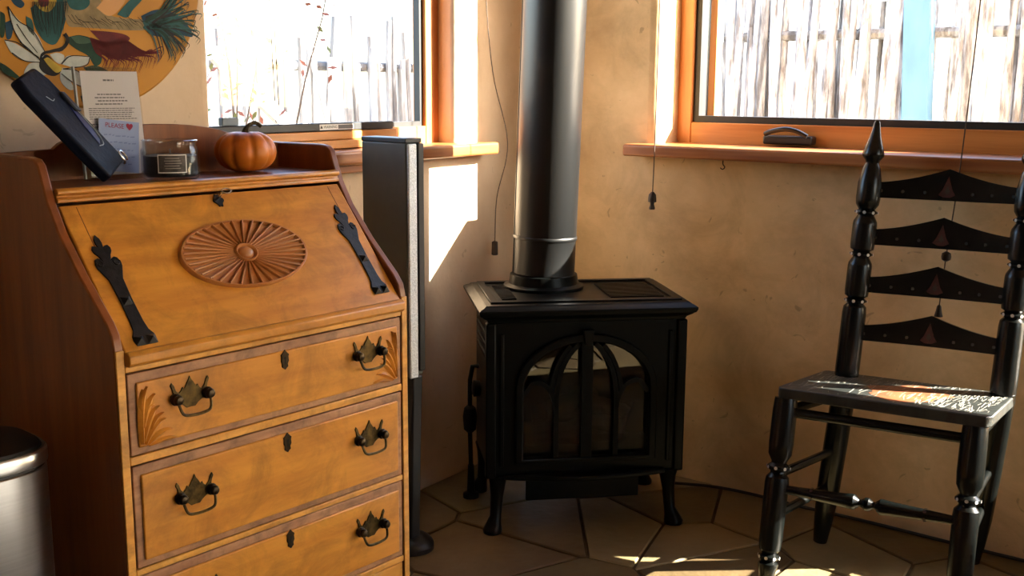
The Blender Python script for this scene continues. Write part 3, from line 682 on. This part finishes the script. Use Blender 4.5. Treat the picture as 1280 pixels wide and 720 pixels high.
# navy leather case leaning to the left
B0 = Vector((-.518, .285, ST + .0)); axv = Vector((-.155, .075, .205)).normalized()
wv = Vector((.080, .040, -.010)); wv = (wv - axv * wv.dot(axv)).normalized(); tv = axv.cross(wv)
if tv.y > 0: tv = -tv
case = thing('leather_case', 'dark navy leather case with a metal loop leaning on the desk', 'case', DO, DA); case.scale = (DS,) * 3
def CS(a, b, d): return B0 + wv * a + axv * b + tv * d
zmin = min(CS(a, b, d).z for a in (-.054, .048) for b in (0,) for d in (-.012, .014)); B0 = B0 + Vector((0, 0, ST + .001 - zmin))
shape = [(-.054, 0), (.048, 0), (.049, .06), (.049, .205), (.036, .238), (-.048, .242), (-.058, .205), (-.057, .05)]
body_ = MB().prism(shape, CS, -.012, .012).build('case_body', NAVY, case, bevel=.006, seg=4)
inl = [(.006, .055), (.020, .062), (.030, .085), (.033, .12), (.031, .155), (.024, .14), (.012, .10)]
MB().prism(inl, CS, .0115, .0138).build('blue_inlay', BLUEL, body_, bevel=.001)
MB().tube(cat_rom([CS(.032, .160, .0145), CS(.0345, .12, .0145), CS(.031, .078, .0145), CS(.018, .052, .0145), CS(-.002, .054, .0145)], 6), .0011, 5).build('stitching', THREAD, body_)
MB().tube(cat_rom([CS(-.020, .185, .0135), CS(-.012, .172, .0135), CS(-.002, .172, .0135)], 6), .0008, 5).build('stitching', THREAD, body_)
MB().prism([(.026, .130), (.043, .122), (.044, .170), (.030, .176)], CS, .012, .019).build('closing_tab', mat('tab_leather', (.006, .008, .016), .5), body_, bevel=.003)
MB().tube(cat_rom([CS(.028, -.004, .012), CS(.024, .000, .019), CS(.022, .016, .021), CS(.030, .020, .021), CS(.040, .016, .020), CS(.043, .002, .018), CS(.037, -.002, .018)], 5), .0022, 8).build('metal_loop', CHROME, body_)

# ------------------------------------------------------------------ painted disc on the left wall
DCU, DCZ, DR = 1.640, 1.437, .285
disc = thing('painted_disc', 'round golden lacquer wall disc painted with a bird, red feathers and white flower', 'wall decoration', PL(DCU, 0, DCZ), world=True)
def DP(x, y, d): return PL(DCU - x, -.016 - d, DCZ + y)      # x to the right in view, y up
dm = MB(); dm.loft([[DP(DR * g * math.cos(a), DR * g * math.sin(a), d) for a in [math.tau * i / 96 for i in range(96)]] for g, d in ((.97, -.0155), (1, -.010), (1, -.003), (.985, 0))])
dplate = dm.build('disc_plate', DISCG, disc, smooth=30)
def pm(n_, c, c2=None): return mat(n_, c, .5, 0, c2 or tuple(q * .6 for q in c), (25, 25, 25), 4, spec=.15)
TEAL, DGRN, WPET, YEL, DRED, OUT, CRM, LGRN, BLU = (pm('teal_paint', (.016, .090, .085)), pm('deep_green_paint', (.006, .040, .018)), pm('petal_white_paint', (.50, .51, .45), (.34, .37, .33)), pm('stamen_yellow_paint', (.52, .36, .04)),
    pm('dark_red_paint', (.135, .010, .007)), pm('dark_outline_paint', (.010, .007, .005)), pm('feather_cream_paint', (.30, .22, .10)), pm('sage_green_paint', (.06, .13, .07)), pm('peacock_blue_paint', (.006, .045, .085)))
def dflat(pts, m, name, d=.0008, n=6, parent=None):
    ring_ = cat_rom([Vector((x, y, 0)) for x, y in pts] + [Vector((*pts[0], 0))], n)[:-1]
    return MB().prism([(p.x, p.y) for p in ring_], DP, d - .0006, d).build(name, m, parent or dplate, smooth=0)
def dstroke(pts, w0, w1, m, name, d=.0016, n=6, parent=None, mbx=None):
    P = cat_rom([Vector((x, y, 0)) for x, y in pts], n); k = len(P); L_, R3 = [], []
    for i, p in enumerate(P):
        t = (P[min(i + 1, k - 1)] - P[max(i - 1, 0)]).normalized(); n_ = Vector((-t.y, t.x, 0)) * (w0 + (w1 - w0) * i / (k - 1)) / 2
        L_.append(p + n_); R3.append(p - n_)
    mm = mbx or MB()
    mm.add([DP(p.x, p.y, d) for p in L_] + [DP(p.x, p.y, d) for p in R3], [(i, i + 1, k + i + 1, k + i) for i in range(k - 1)])
    return mm if mbx else mm.build(name, m, parent or dplate, smooth=0)
def photo(px, py):      # where a sight line meets the disc's front plane, in disc coordinates
    d = FW + RT * ((px - 640) / FPX) - UP * ((py - 360) / FPX); o_ = PL(0, -.016, 0)
    t = (o_ - EYE).dot(nL) / d.dot(nL); P = EYE + d * t; return (DCU - (P - K).dot(uL), P.z - DCZ)
Q = lambda *pts: [photo(*p) for p in pts]
dflat(Q((5, 50), (22, 56), (46, 72), (50, 78), (30, 76), (14, 66)), WPET, 'petal', .0010); dflat(Q((9, 8), (24, 26), (45, 42), (55, 66), (48, 72), (30, 58), (18, 40)), WPET, 'petal', .0012)
dflat(Q((48, 78), (36, 80), (30, 93), (44, 95), (58, 92)), WPET, 'petal', .0009); dflat(Q((72, 85), (90, 86), (110, 100), (112, 113), (95, 105), (80, 96)), WPET, 'petal', .0011)
dflat(Q((76, 80), (84, 70), (98, 70), (112, 71), (108, 80), (92, 84)), WPET, 'petal', .0012); dflat(Q((62, 68), (72, 66), (80, 70), (76, 80), (68, 76)), WPET, 'petal', .0010)
dflat(Q((75, 90), (84, 96), (92, 110), (86, 112), (76, 102)), WPET, 'petal', .0008)
dflat(Q((50, 74), (58, 68), (68, 78), (76, 88), (68, 95), (56, 92), (49, 84)), OUT, 'flower_eye', .0014); dflat(Q((54, 74), (60, 72), (70, 80), (77, 86), (70, 91), (60, 82)), YEL, 'stamen', .0020)
for pts in (((5, 50), (22, 54), (44, 70), (50, 76)), ((9, 8), (22, 26), (40, 38), (56, 66)), ((9, 8), (16, 36), (30, 58), (48, 72)), ((14, 66), (30, 76), (49, 78)), ((76, 80), (88, 70), (112, 71)), ((112, 71), (106, 82), (78, 86)), ((78, 86), (98, 90), (112, 113)), ((112, 113), (92, 104), (76, 92)),
            ((24, 52), (36, 62), (46, 72)), ((20, 30), (32, 48), (46, 66)), ((50, 78), (52, 70), (62, 64), (74, 64), (80, 60), (84, 50), (80, 42))):
    dstroke(Q(*pts), .0022, .0016, OUT, 'outline', .0022)
dstroke(Q((50, 80), (52, 68), (64, 64), (78, 60), (84, 50), (80, 42)), .004, .009, OUT, 'stem_stroke', .0018)
dflat(Q((86, 46), (100, 44), (118, 50), (126, 62), (126, 78), (118, 82), (110, 70), (96, 62), (86, 54)), DGRN, 'leaf', .0012); dflat(Q((88, 46), (100, 45), (114, 50), (110, 54), (96, 54)), LGRN, 'leaf_highlight', .0016)
dflat(Q((104, 84), (120, 82), (136, 90), (126, 94), (110, 90)), DGRN, 'leaf', .0012); dflat(Q((100, 120), (110, 118), (116, 126), (112, 136), (104, 130)), DGRN, 'leaf', .0012)
dflat(Q((0, 78), (10, 84), (26, 98), (24, 100), (6, 92), (0, 84)), DGRN, 'leaf', .0012); dflat(Q((0, 14), (6, 20), (5, 44), (0, 44)), DGRN, 'leaf', .0012); dflat(Q((6, 28), (16, 26), (14, 46), (8, 48)), BLU, 'leaf', .0012); dflat(Q((32, 20), (40, 26), (42, 44), (34, 36)), TEAL, 'leaf', .0012)
dflat(Q((38, 10), (60, -4), (84, 2), (82, 24), (74, 48), (66, 56), (54, 50), (44, 34)), TEAL, 'wing', .0010); dflat(Q((40, -2), (56, -8), (70, 0), (62, 14), (50, 12)), YEL, 'wing_patch', .0014); dflat(Q((46, -4), (58, -4), (60, 6), (50, 8)), DRED, 'wing_patch', .0018)
dflat(Q((12, -2), (20, -4), (30, 4), (26, 10), (18, 6)), BLU, 'leaf', .0012)
dflat(Q((78, -4), (120, -10), (128, 8), (140, 20), (170, 24), (196, 24), (190, 36), (160, 38), (130, 36), (100, 34), (84, 30)), CRM, 'bird_body', .0010)
dflat(Q((80, -8), (100, -10), (112, 2), (104, 12), (88, 10)), TEAL, 'bird_breast', .0014)
dflat(Q((120, 10), (140, -10), (160, -10), (150, 10), (136, 20)), mat('amber_paint', (.50, .22, .03), .42), 'wing_patch', .0013); dflat(Q((146, 18), (160, 2), (172, -8), (178, -2), (166, 12), (158, 22)), TEAL, 'wing_patch', .0016)
dflat(Q((112, 38), (130, 39), (152, 42), (162, 48), (154, 55), (144, 60), (134, 60), (126, 52)), DRED, 'red_tail', .0012)
dflat(Q((176, 20), (196, 12), (220, 18), (236, 34), (240, 46), (224, 44), (200, 46), (184, 40)), BLU, 'blue_tail', .0012); dflat(Q((186, 22), (206, 18), (224, 26), (230, 36), (206, 34)), TEAL, 'blue_tail', .0014)
rf = random.Random(12); fe = MB(); fr_ = MB(); fg = MB(); fc = MB(); ft2 = MB()
for i in range(46):
    t = i / 45; x0_, y0_ = 112 + 40 * t, 40 + 14 * (1 - abs(t - .5)); ex, ey = 128 + 72 * t, 90 + rf.uniform(-8, 6) - 10 * t * t
    dstroke(Q((x0_, y0_), (x0_ + (ex - x0_) * .45 + 8 * t, y0_ + 18), (ex + 2, ey - 14), (ex - 3 + 3 * t, ey)), .0042, .0005, OUT, 'x', .0020, 5, mbx=fr_)
for i in range(60):
    t = i / 59; a = R_(-48 + 112 * t); x0_, y0_ = 186 + rf.uniform(-8, 6), 28 + rf.uniform(-6, 8); ln_ = (44 + 12 * math.sin(math.pi * t)) * rf.uniform(.85, 1.08)
    ex, ey = x0_ + ln_ * math.cos(a), y0_ + ln_ * math.sin(a) + 10 * t
    dstroke(Q((x0_, y0_), (x0_ + (ex - x0_) * .5 + 3, y0_ + (ey - y0_) * .38 - 5), (ex + 1, ey - 8), (ex - 1, ey)), .0052, .0005, OUT, 'x', .0018 + .0001 * (i % 5), 5, mbx=(fe, fg, ft2)[i % 3])
for i in range(26):
    x0_ = 40 + 1.7 * i; dstroke(Q((x0_, 2), (x0_ - 1 + rf.uniform(-2, 2), 18), (x0_ * .7 + 20 + rf.uniform(-2, 2), 34 + rf.uniform(0, 14))), .0014, .0006, OUT, 'x', .0021, 4, mbx=fc)
for i in range(22):
    x0_ = 84 + 4.6 * i; dstroke(Q((x0_, 24 + rf.uniform(-6, 4)), (x0_ + 7, 28), (x0_ + 14, 34 + rf.uniform(-4, 4))), .0012, .0006, OUT, 'x', .0021, 4, mbx=fc)
fr_.build('red_feathers', DRED, dplate, smooth=0, kind='stuff'); fe.build('dark_feathers', DGRN, dplate, smooth=0, kind='stuff'); fg.build('outline_feathers', OUT, dplate, smooth=0, kind='stuff'); ft2.build('teal_feathers', TEAL, dplate, smooth=0, kind='stuff'); fc.build('barb_lines', OUT, dplate, smooth=0, kind='stuff')

# ------------------------------------------------------------------ tower behind the desk
TO = Vector((-.262, 2.715, 0)); TA = R_(-42)
tower = thing('tower_speaker', 'slim black tower speaker with silver edge between desk and stove', 'speaker', TO, TA)
# local: x along the narrow front (to the right), -x... y back along the wide side
TD, TWd = .165, .052
def TWm(p): return Vector((p.x, p.y, p.z))
MB().box(-TD, 0, 0, TWd, .474, 1.064, TWm).build('cabinet', TOWERM, tower, bevel=.003)
MB().box(-TD - .001, .001, -.001, TWd + .001, 1.064, 1.076, TWm).build('top_cap', DARKP, tower, bevel=.002)
MB().box(.0005, .008, .002, .030, .470, 1.062, TWm).build('silver_grille', SILV, tower, bevel=.003)
MB().box(.0005, .010, .032, TWd, .486, 1.064, TWm).build('rear_edge', DARKP, tower, bevel=.003)
MB().prism([(-.060, .03), (-.020, .03), (-.008, .40), (-.004, .474), (-.08, .474), (-.070, .40)], lambda a, b, d: Vector((a + .012, d, b)), .012, .044).build('stand_post', DARKP, tower, bevel=.004)
MB().loft([[Vector((-.05 + .085 * k * math.cos(a), .028 + .070 * k * math.sin(a), z)) for a in [math.tau * i / 36 for i in range(36)]] for k, z in ((1, 0), (1, .012), (.93, .020), (.55, .034))]).build('base_plate', DARKP, tower)

# ------------------------------------------------------------------ waste bin by the desk
BO = Vector((-.912, 1.735, 0)); BA = R_(47)
binn = thing('step_bin', 'brushed steel waste bin with dark lid at the side of the desk', 'bin', BO, BA)
def bn(k, z, hx=.13, hy=.105, p=3.2):
    out = []
    for i in range(48):
        a = math.tau * i / 48; c, s = math.cos(a), math.sin(a)
        out.append(Vector((hx * k * math.copysign(abs(c) ** (2 / p), c), hy * k * math.copysign(abs(s) ** (2 / p), s), z)))
    return out
MB().loft([bn(.97, .022), bn(1, .03), bn(1, .572), bn(.985, .574)]).build('steel_body', STEEL, binn)
MB().loft([bn(.97, 0), bn(.985, .004), bn(.985, .022)]).build('foot_ring', DARKP, binn)
MB().loft([bn(.98, .5745), bn(.98, .580)]).build('lid_seam', DARKP, binn)
MB().loft([bn(1.012, .5805), bn(1.018, .584), bn(1.015, .602), bn(.99, .606), bn(.96, .605)]).build('lid_rim', STEEL, binn)
MB().loft([bn(.955, .606), bn(.93, .611), bn(.6, .618), bn(.02, .620)]).build('lid', DARKP, binn)
MB().box(-.04, .04, -.135, -.095, .004, .016).build('pedal', STEEL, binn, bevel=.003)

# ------------------------------------------------------------------ chair
CO = Vector((.92, 2.60, 0))
chair = thing('ladder_back_chair', 'black painted ladder back chair with turned legs and worn plank seat', 'chair', CO, world=True)
FL0, FL1 = Vector((.622, 2.520, 0)), Vector((.668, 2.592, .462))
FR0, FR1 = Vector((1.000, 2.312, 0)), Vector((1.040, 2.378, .462))
BL0, BLs, BL1 = Vector((.836, 2.812, 0)), Vector((.868, 2.775, .47)), Vector((.918, 2.812, 1.122))
BR0, BRs, BR1 = Vector((1.196, 2.688, 0)), Vector((1.196, 2.600, .47)), Vector((1.243, 2.640, 1.122))
def dots(par, c, axis, r, n, m=DOTP, s=.0042):
    a = axis.normalized(); b = a.orthogonal().normalized(); cc = a.cross(b); mm = MB()
    for k in range(n):
        th = math.tau * k / n + .3; rad = b * math.cos(th) + cc * math.sin(th); tg = a.cross(rad)
        ce = c + rad * r; mm.add([ce + (tg * math.cos(q) + a * math.sin(q)) * s + rad * .0008 * (1 if True else 0) for q in [math.tau * i / 8 for i in range(8)]], [tuple(range(8))])
    return mm.build('painted_dots', m, par, smooth=0, kind='stuff')
def front_leg(a, b):
    L_ = (b - a).length
    prof_ = [(.0125, 0), (.0135, .012), (.0175, .040), (.0215, .060), (.0215, .064), (.015, .070), (.0225, .078), (.0225, .082), (.015, .088), (.0225, .098), (.0245, .120), (.0250, .20), (.0255, .262), (.0240, .276), (.0165, .286), (.0160, .290), (.0240, .297), (.0245, .300), (.0240, .303), (.0160, .311), (.0165, .315), (.0245, .332), (.0260, .36), (.0255, .44), (.0235, L_)]
    prof_ = [(r * 1.14, t) for r, t in prof_]
    o = MB().lathe(prof_, a, b, 24).build('front_leg', LACQ, chair, smooth=30)
    d = (b - a).normalized(); dots(o, a + d * .300, d, .0282, 8); dots(o, a + d * .080, d, .0259, 8); return o
front_leg(FL0, FL1); front_leg(FR0, FR1)
def back_post(a, s, b):
    o = MB().lathe([(.0180, 0), (.0235, .05), (.0290, .13), (.0305, .30), (.0300, (s - a).length + .01)], a, s + (s - a).normalized() * .001, 24).build('back_leg', LACQ, chair, smooth=30)
    L_ = (b - s).length; k = L_ / .655
    prof_ = [(.0245, -.01), (.0255, .02), (.0250, .165), (.0235, .182), (.0170, .190)]
    for r0 in (.198, .318, .425):
        prof_ += [(.0165, r0 - .007), (.0235, r0 - .001), (.0235, r0 + .001), (.0165, r0 + .007)]
        e1 = {.198: .305, .318: .412, .425: .545}[r0]
        prof_ += [(.0240, r0 + .013), (.0250, r0 + .024), (.0250, e1 - .018), (.0240, e1 - .010)] if r0 != .425 else [(.0235, r0 + .020), (.0250, r0 + .034), (.0245, .500), (.0185, .535), (.0135, .549)]
    prof_ += [(.0150, .556), (.0215, .566), (.0225, .572), (.0190, .588), (.0125, .612), (.0085, .634), (.0065, .650), (.0045, .655)]
    prof_ = [(r * 1.2, t * k) for r, t in prof_]
    p = MB().lathe(prof_, s, b, 24).build('back_post', LACQ, chair, smooth=30)
    d = (b - s).normalized()
    for r0 in (.198, .318, .425): dots(p, s + d * r0 * k, d, .0284, 8)
    return p
back_post(BL0, BLs, BL1); back_post(BR0, BRs, BR1)
# seat plank
def seat_pt(a, b): # a across 0..1, b front->back 0..1
    f_ = Vector((.640, 2.588, .490)).lerp(Vector((1.058, 2.345, .490)), a); k_ = Vector((.832, 2.842, .468)).lerp(Vector((1.236, 2.612, .468)), a)
    return f_.lerp(k_, b)
nrm = (seat_pt(1, 0) - seat_pt(0, 0)).cross(seat_pt(0, 1) - seat_pt(0, 0)).normalized()
seat_ol = [(.02, 0), (.98, 0), (1, .06), (1, .97), (.98, 1), (.02, 1), (0, .97), (0, .06)]
seat = MB().prism(seat_ol, lambda a, b, d: seat_pt(a, b) + nrm * d, -.026, 0).build('seat', SEATM, chair, bevel=.003)
# worn paint: orange flower patch and scratches on the plank
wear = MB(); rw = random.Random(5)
fl_o = [(.55 + (.19 + .035 * math.sin(5 * t)) * math.cos(t), .46 + (.33 + .05 * math.cos(4 * t)) * math.sin(t)) for t in [math.tau * i / 28 for i in range(28)]]
MB().prism(fl_o, lambda a, b, d: seat_pt(a, b) + nrm * d, .0001, .0006).build('seat_motif', mat('worn_orange_paint', (.36, .12, .045), .45, 0, (.12, .04, .018), (30, 30, 30), 6), seat, smooth=0)
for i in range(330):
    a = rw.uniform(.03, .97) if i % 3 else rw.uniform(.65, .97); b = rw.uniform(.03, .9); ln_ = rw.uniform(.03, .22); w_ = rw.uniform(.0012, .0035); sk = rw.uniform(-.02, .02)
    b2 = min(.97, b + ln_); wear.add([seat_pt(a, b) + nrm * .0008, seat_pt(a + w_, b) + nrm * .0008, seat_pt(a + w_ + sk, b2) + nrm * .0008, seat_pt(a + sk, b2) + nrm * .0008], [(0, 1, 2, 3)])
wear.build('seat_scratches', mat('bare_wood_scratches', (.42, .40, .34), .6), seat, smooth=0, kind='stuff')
# aprons below the plank
def rod(a, b, r, name, seg=12): return MB().lathe([(r * .8, 0), (r, .03), (r, (b - a).length - .03), (r * .8, (b - a).length)], a, b, seg).build(name, LACQ, chair)
rod(FL0.lerp(FL1, .93), FR0.lerp(FR1, .93), .012, 'seat_rail'); rod(BL0.lerp(BLs, .90), BR0.lerp(BRs, .90), .012, 'seat_rail')
rod(FL0.lerp(FL1, .93), BL0.lerp(BLs, .90), .012, 'seat_rail'); rod(FR0.lerp(FR1, .93), BR0.lerp(BRs, .90), .012, 'seat_rail')
for f0, f1, b0, bs in ((FL0, FL1, BL0, BLs), (FR0, FR1, BR0, BRs)):
    rod(f0.lerp(f1, .60), b0.lerp(bs, .56), .011, 'side_stretcher'); rod(f0.lerp(f1, .38), b0.lerp(bs, .34), .011, 'side_stretcher')
a, b = FL0.lerp(FL1, .53), FR0.lerp(FR1, .53); L_ = (b - a).length; h = L_ / 2
fs = MB().lathe([(.009, 0), (.0105, .03), (.0165, h - .055), (.0185, h - .035), (.0185, h - .030), (.0085, h - .018), (.0085, h - .014), (.0155, h - .004), (.0155, h + .004), (.0085, h + .014), (.0085, h + .018), (.0185, h + .030), (.0185, h + .035), (.0165, h + .055), (.0105, L_ - .03), (.009, L_)], a, b, 20).build('front_stretcher', LACQ, chair, smooth=30)
dots(fs, a.lerp(b, .2), b - a, .0142, 5, REDP); dots(fs, a.lerp(b, .8), b - a, .0142, 5, REDP)
# ladder slats
for k, t in enumerate((.178, .368, .555, .738)):
    pa_, pb_ = BLs.lerp(BL1, t), BRs.lerp(BR1, t); ex_ = (pb_ - pa_); W_ = ex_.length; ex_.normalize(); up_ = (BL1 - BLs).normalized(); fwd = ex_.cross(up_).normalized()
    if fwd.y > 0: fwd = -fwd
    def SL(a, b, d): return pa_ + ex_ * a + up_ * b + fwd * (d - .018 * math.sin(math.pi * a / W_))
    n_ = 16; topc = []
    for i in range(n_ + 1):
        x = i / n_; q = 1 - abs(2 * x - 1); topc.append((W_ * x, .018 + .040 * (q ** 1.7)))
    m = MB()
    for i in range(n_):
        x0_, x1_ = topc[i], topc[i + 1]; bt0 = -.020; bt1 = -.020
        m.prism([(x0_[0], bt0), (x1_[0], bt1), x1_, x0_], SL, -.006, .006)
    import bmesh
    s_ = m.build('slat', LACQ, chair, smooth=20)
    bm = bmesh.new(); bm.from_mesh(s_.data); bmesh.ops.remove_doubles(bm, verts=bm.verts, dist=1e-5)
    seen = {}
    for f_ in list(bm.faces):
        key = frozenset(v.index for v in f_.verts); seen.setdefault(key, []).append(f_)
    bmesh.ops.delete(bm, geom=[f_ for fl in seen.values() if len(fl) > 1 for f_ in fl], context='FACES_ONLY')
    bmesh.ops.recalc_face_normals(bm, faces=bm.faces); bm.to_mesh(s_.data); bm.free()
    c = W_ / 2
    MB().prism([(c - .020, -.006), (c - .012, .006), (c, .040), (c + .012, .006), (c + .020, -.006), (c + .008, -.012), (c - .008, -.012)], SL, .0061, .0068).build('painted_motif', REDP, s_, smooth=0)
    MB().prism([(c - .006, .002), (c, .016), (c + .006, .002), (c, -.004)], SL, .0069, .0074).build('painted_motif', mat('amber_paint', (.5, .22, .03), .42) if False else DOTD, s_, smooth=0)
    dm_ = MB()
    for x in (.08, .22, .36, .66, .78, .91):
        dm_.add([SL(W_ * x + .0042 * math.cos(q), -.002 + .0042 * math.sin(q), .0066) for q in [math.tau * i / 8 for i in range(8)]], [tuple(range(8))])
    dm_.build('painted_dots', DOTD, s_, smooth=0, kind='stuff')

# ------------------------------------------------------------------ outdoors
g = MB(); g.add([(-25, -25, -.14), (25, -25, -.14), (25, 25, -.14), (-25, 25, -.14)], [(0, 1, 2, 3)]); struct(g.build('ground', SAND, smooth=0), 'pale soil outside the windows')
def coyote(name, label, fn, u0, u1, n, h, step, seed, rail_z, skip=(), m=BARK, into=None):
    t = into or thing(name, label, 'fence', fn((u0 + u1) / 2, n, -.14), world=True)
    rg = random.Random(seed); u = u0
    while u < u1:
        r = rg.uniform(.013, .025); u += r
        if not any(a < u < b for a, b in skip):
            hh = h + rg.uniform(-.16, .14); ln_ = rg.uniform(-.045, .075); path = []; nn = 6; wob = rg.uniform(-.02, .02); dn = rg.uniform(-.015, .015)
            for i in range(nn + 1):
                k = i / nn; path.append(fn(u + ln_ * k + wob * math.sin(k * 5 + u), n + dn + .01 * math.sin(k * 7 + u * 3), -.14 + (hh + .14) * k))
            MB().tube(path, [r * (1.12 - .16 * i / nn) for i in range(nn + 1)], 8).build('log', m, t)
        u += r + rg.uniform(.0, step)
    for z in rail_z: MB().tube([fn(u0, n + .06, z), fn(u1, n + .06, z)], .025, 8).build('fence_rail', m, t)
    return t
fen = coyote('log_fence', 'weathered grey log fence with a blue post outside the right window', PR, -1.3, 2.2, 1.9, 1.80, .001, 31, (.65, 1.44), skip=((.590, .750),))
coyote('', '', PR, -1.3, 2.2, 1.985, 1.72, .004, 77, (), into=fen)
MB().box(.615, .725, 1.85, 1.93, -.14, 2.0, lambda p: PR(p.x - .045 * (p.z - 1.1), p.y, p.z)).build('fence_post', BLUEP, fen, label='bright blue painted post', bevel=.004)
coyote('log_fence', 'sunlit log fence behind the shrub outside the left window', PL, -2.9, .5, 1.9, 1.45, .014, 12, (.75, 1.30), m=PBARK)
# shrub, plank and pole outside the left window
SB = PL(.56, .85, -.14)
sh = thing('shrub', 'leggy shrub with reddish leaves outside the left window', 'shrub', SB, world=True)
rg = random.Random(2); br = MB(); lv1 = MB(); lv2 = MB()
for i in range(9):
    p = SB.copy(); d = Vector((rg.uniform(-.10, .10), rg.uniform(-.10, .10), 1)).normalized(); path = [p]
    for s in range(9): d = (d + Vector((rg.uniform(-.13, .13), rg.uniform(-.13, .13), rg.uniform(0, .12)))).normalized(); p = p + d * .2; path.append(p)
    br.tube(path, [.007 * (1 - .08 * j) for j in range(10)], 5)
    for q in path[5:]:
        for _ in range(6):
            c = q + Vector((rg.gauss(0, .05), rg.gauss(0, .05), rg.gauss(0, .06))); ax_ = Vector((rg.gauss(0, 1), rg.gauss(0, 1), rg.gauss(0, 1))).normalized(); bx = ax_.orthogonal().normalized()
            (lv1 if rg.random() < .6 else lv2).add([c, c + ax_ * .016 + bx * .008, c + ax_ * .036, c + ax_ * .016 - bx * .008], [(0, 1, 2, 3)])
br.build('branches', mat('twig_bark', (.20, .14, .11), .9), sh); lv1.build('red_leaves', mat('red_leaf', (.36, .12, .08), .7), sh, smooth=0, kind='stuff'); lv2.build('green_leaves', mat('olive_leaf', (.22, .24, .09), .7), sh, smooth=0, kind='stuff')
A, B = PL(.25, 1.25, 1.32), PL(-1.9, 1.55, -.11)
dv = (B - A).normalized(); up2 = Vector((0, 0, 1)); sd2 = dv.cross(up2).normalized(); up2 = sd2.cross(dv)
tag(MB().box(0, (B - A).length, -.012, .012, -.03, .03, lambda p: A + dv * p.x + sd2 * p.y + up2 * p.z).build('plank', mat('pale_board', (.62, .58, .54), .8, 0, (.5, .46, .42), (4, 40, 40), 4)), 'pale board propped at a slant outside the left window', 'board')
tag(MB().tube([PL(-.02, 1.05, 1.42), PL(-.50, 1.05, -.14)], .010, 8).build('garden_stake', MATS['pale_board']), 'thin pale stake standing aslant outside the left window', 'stake')
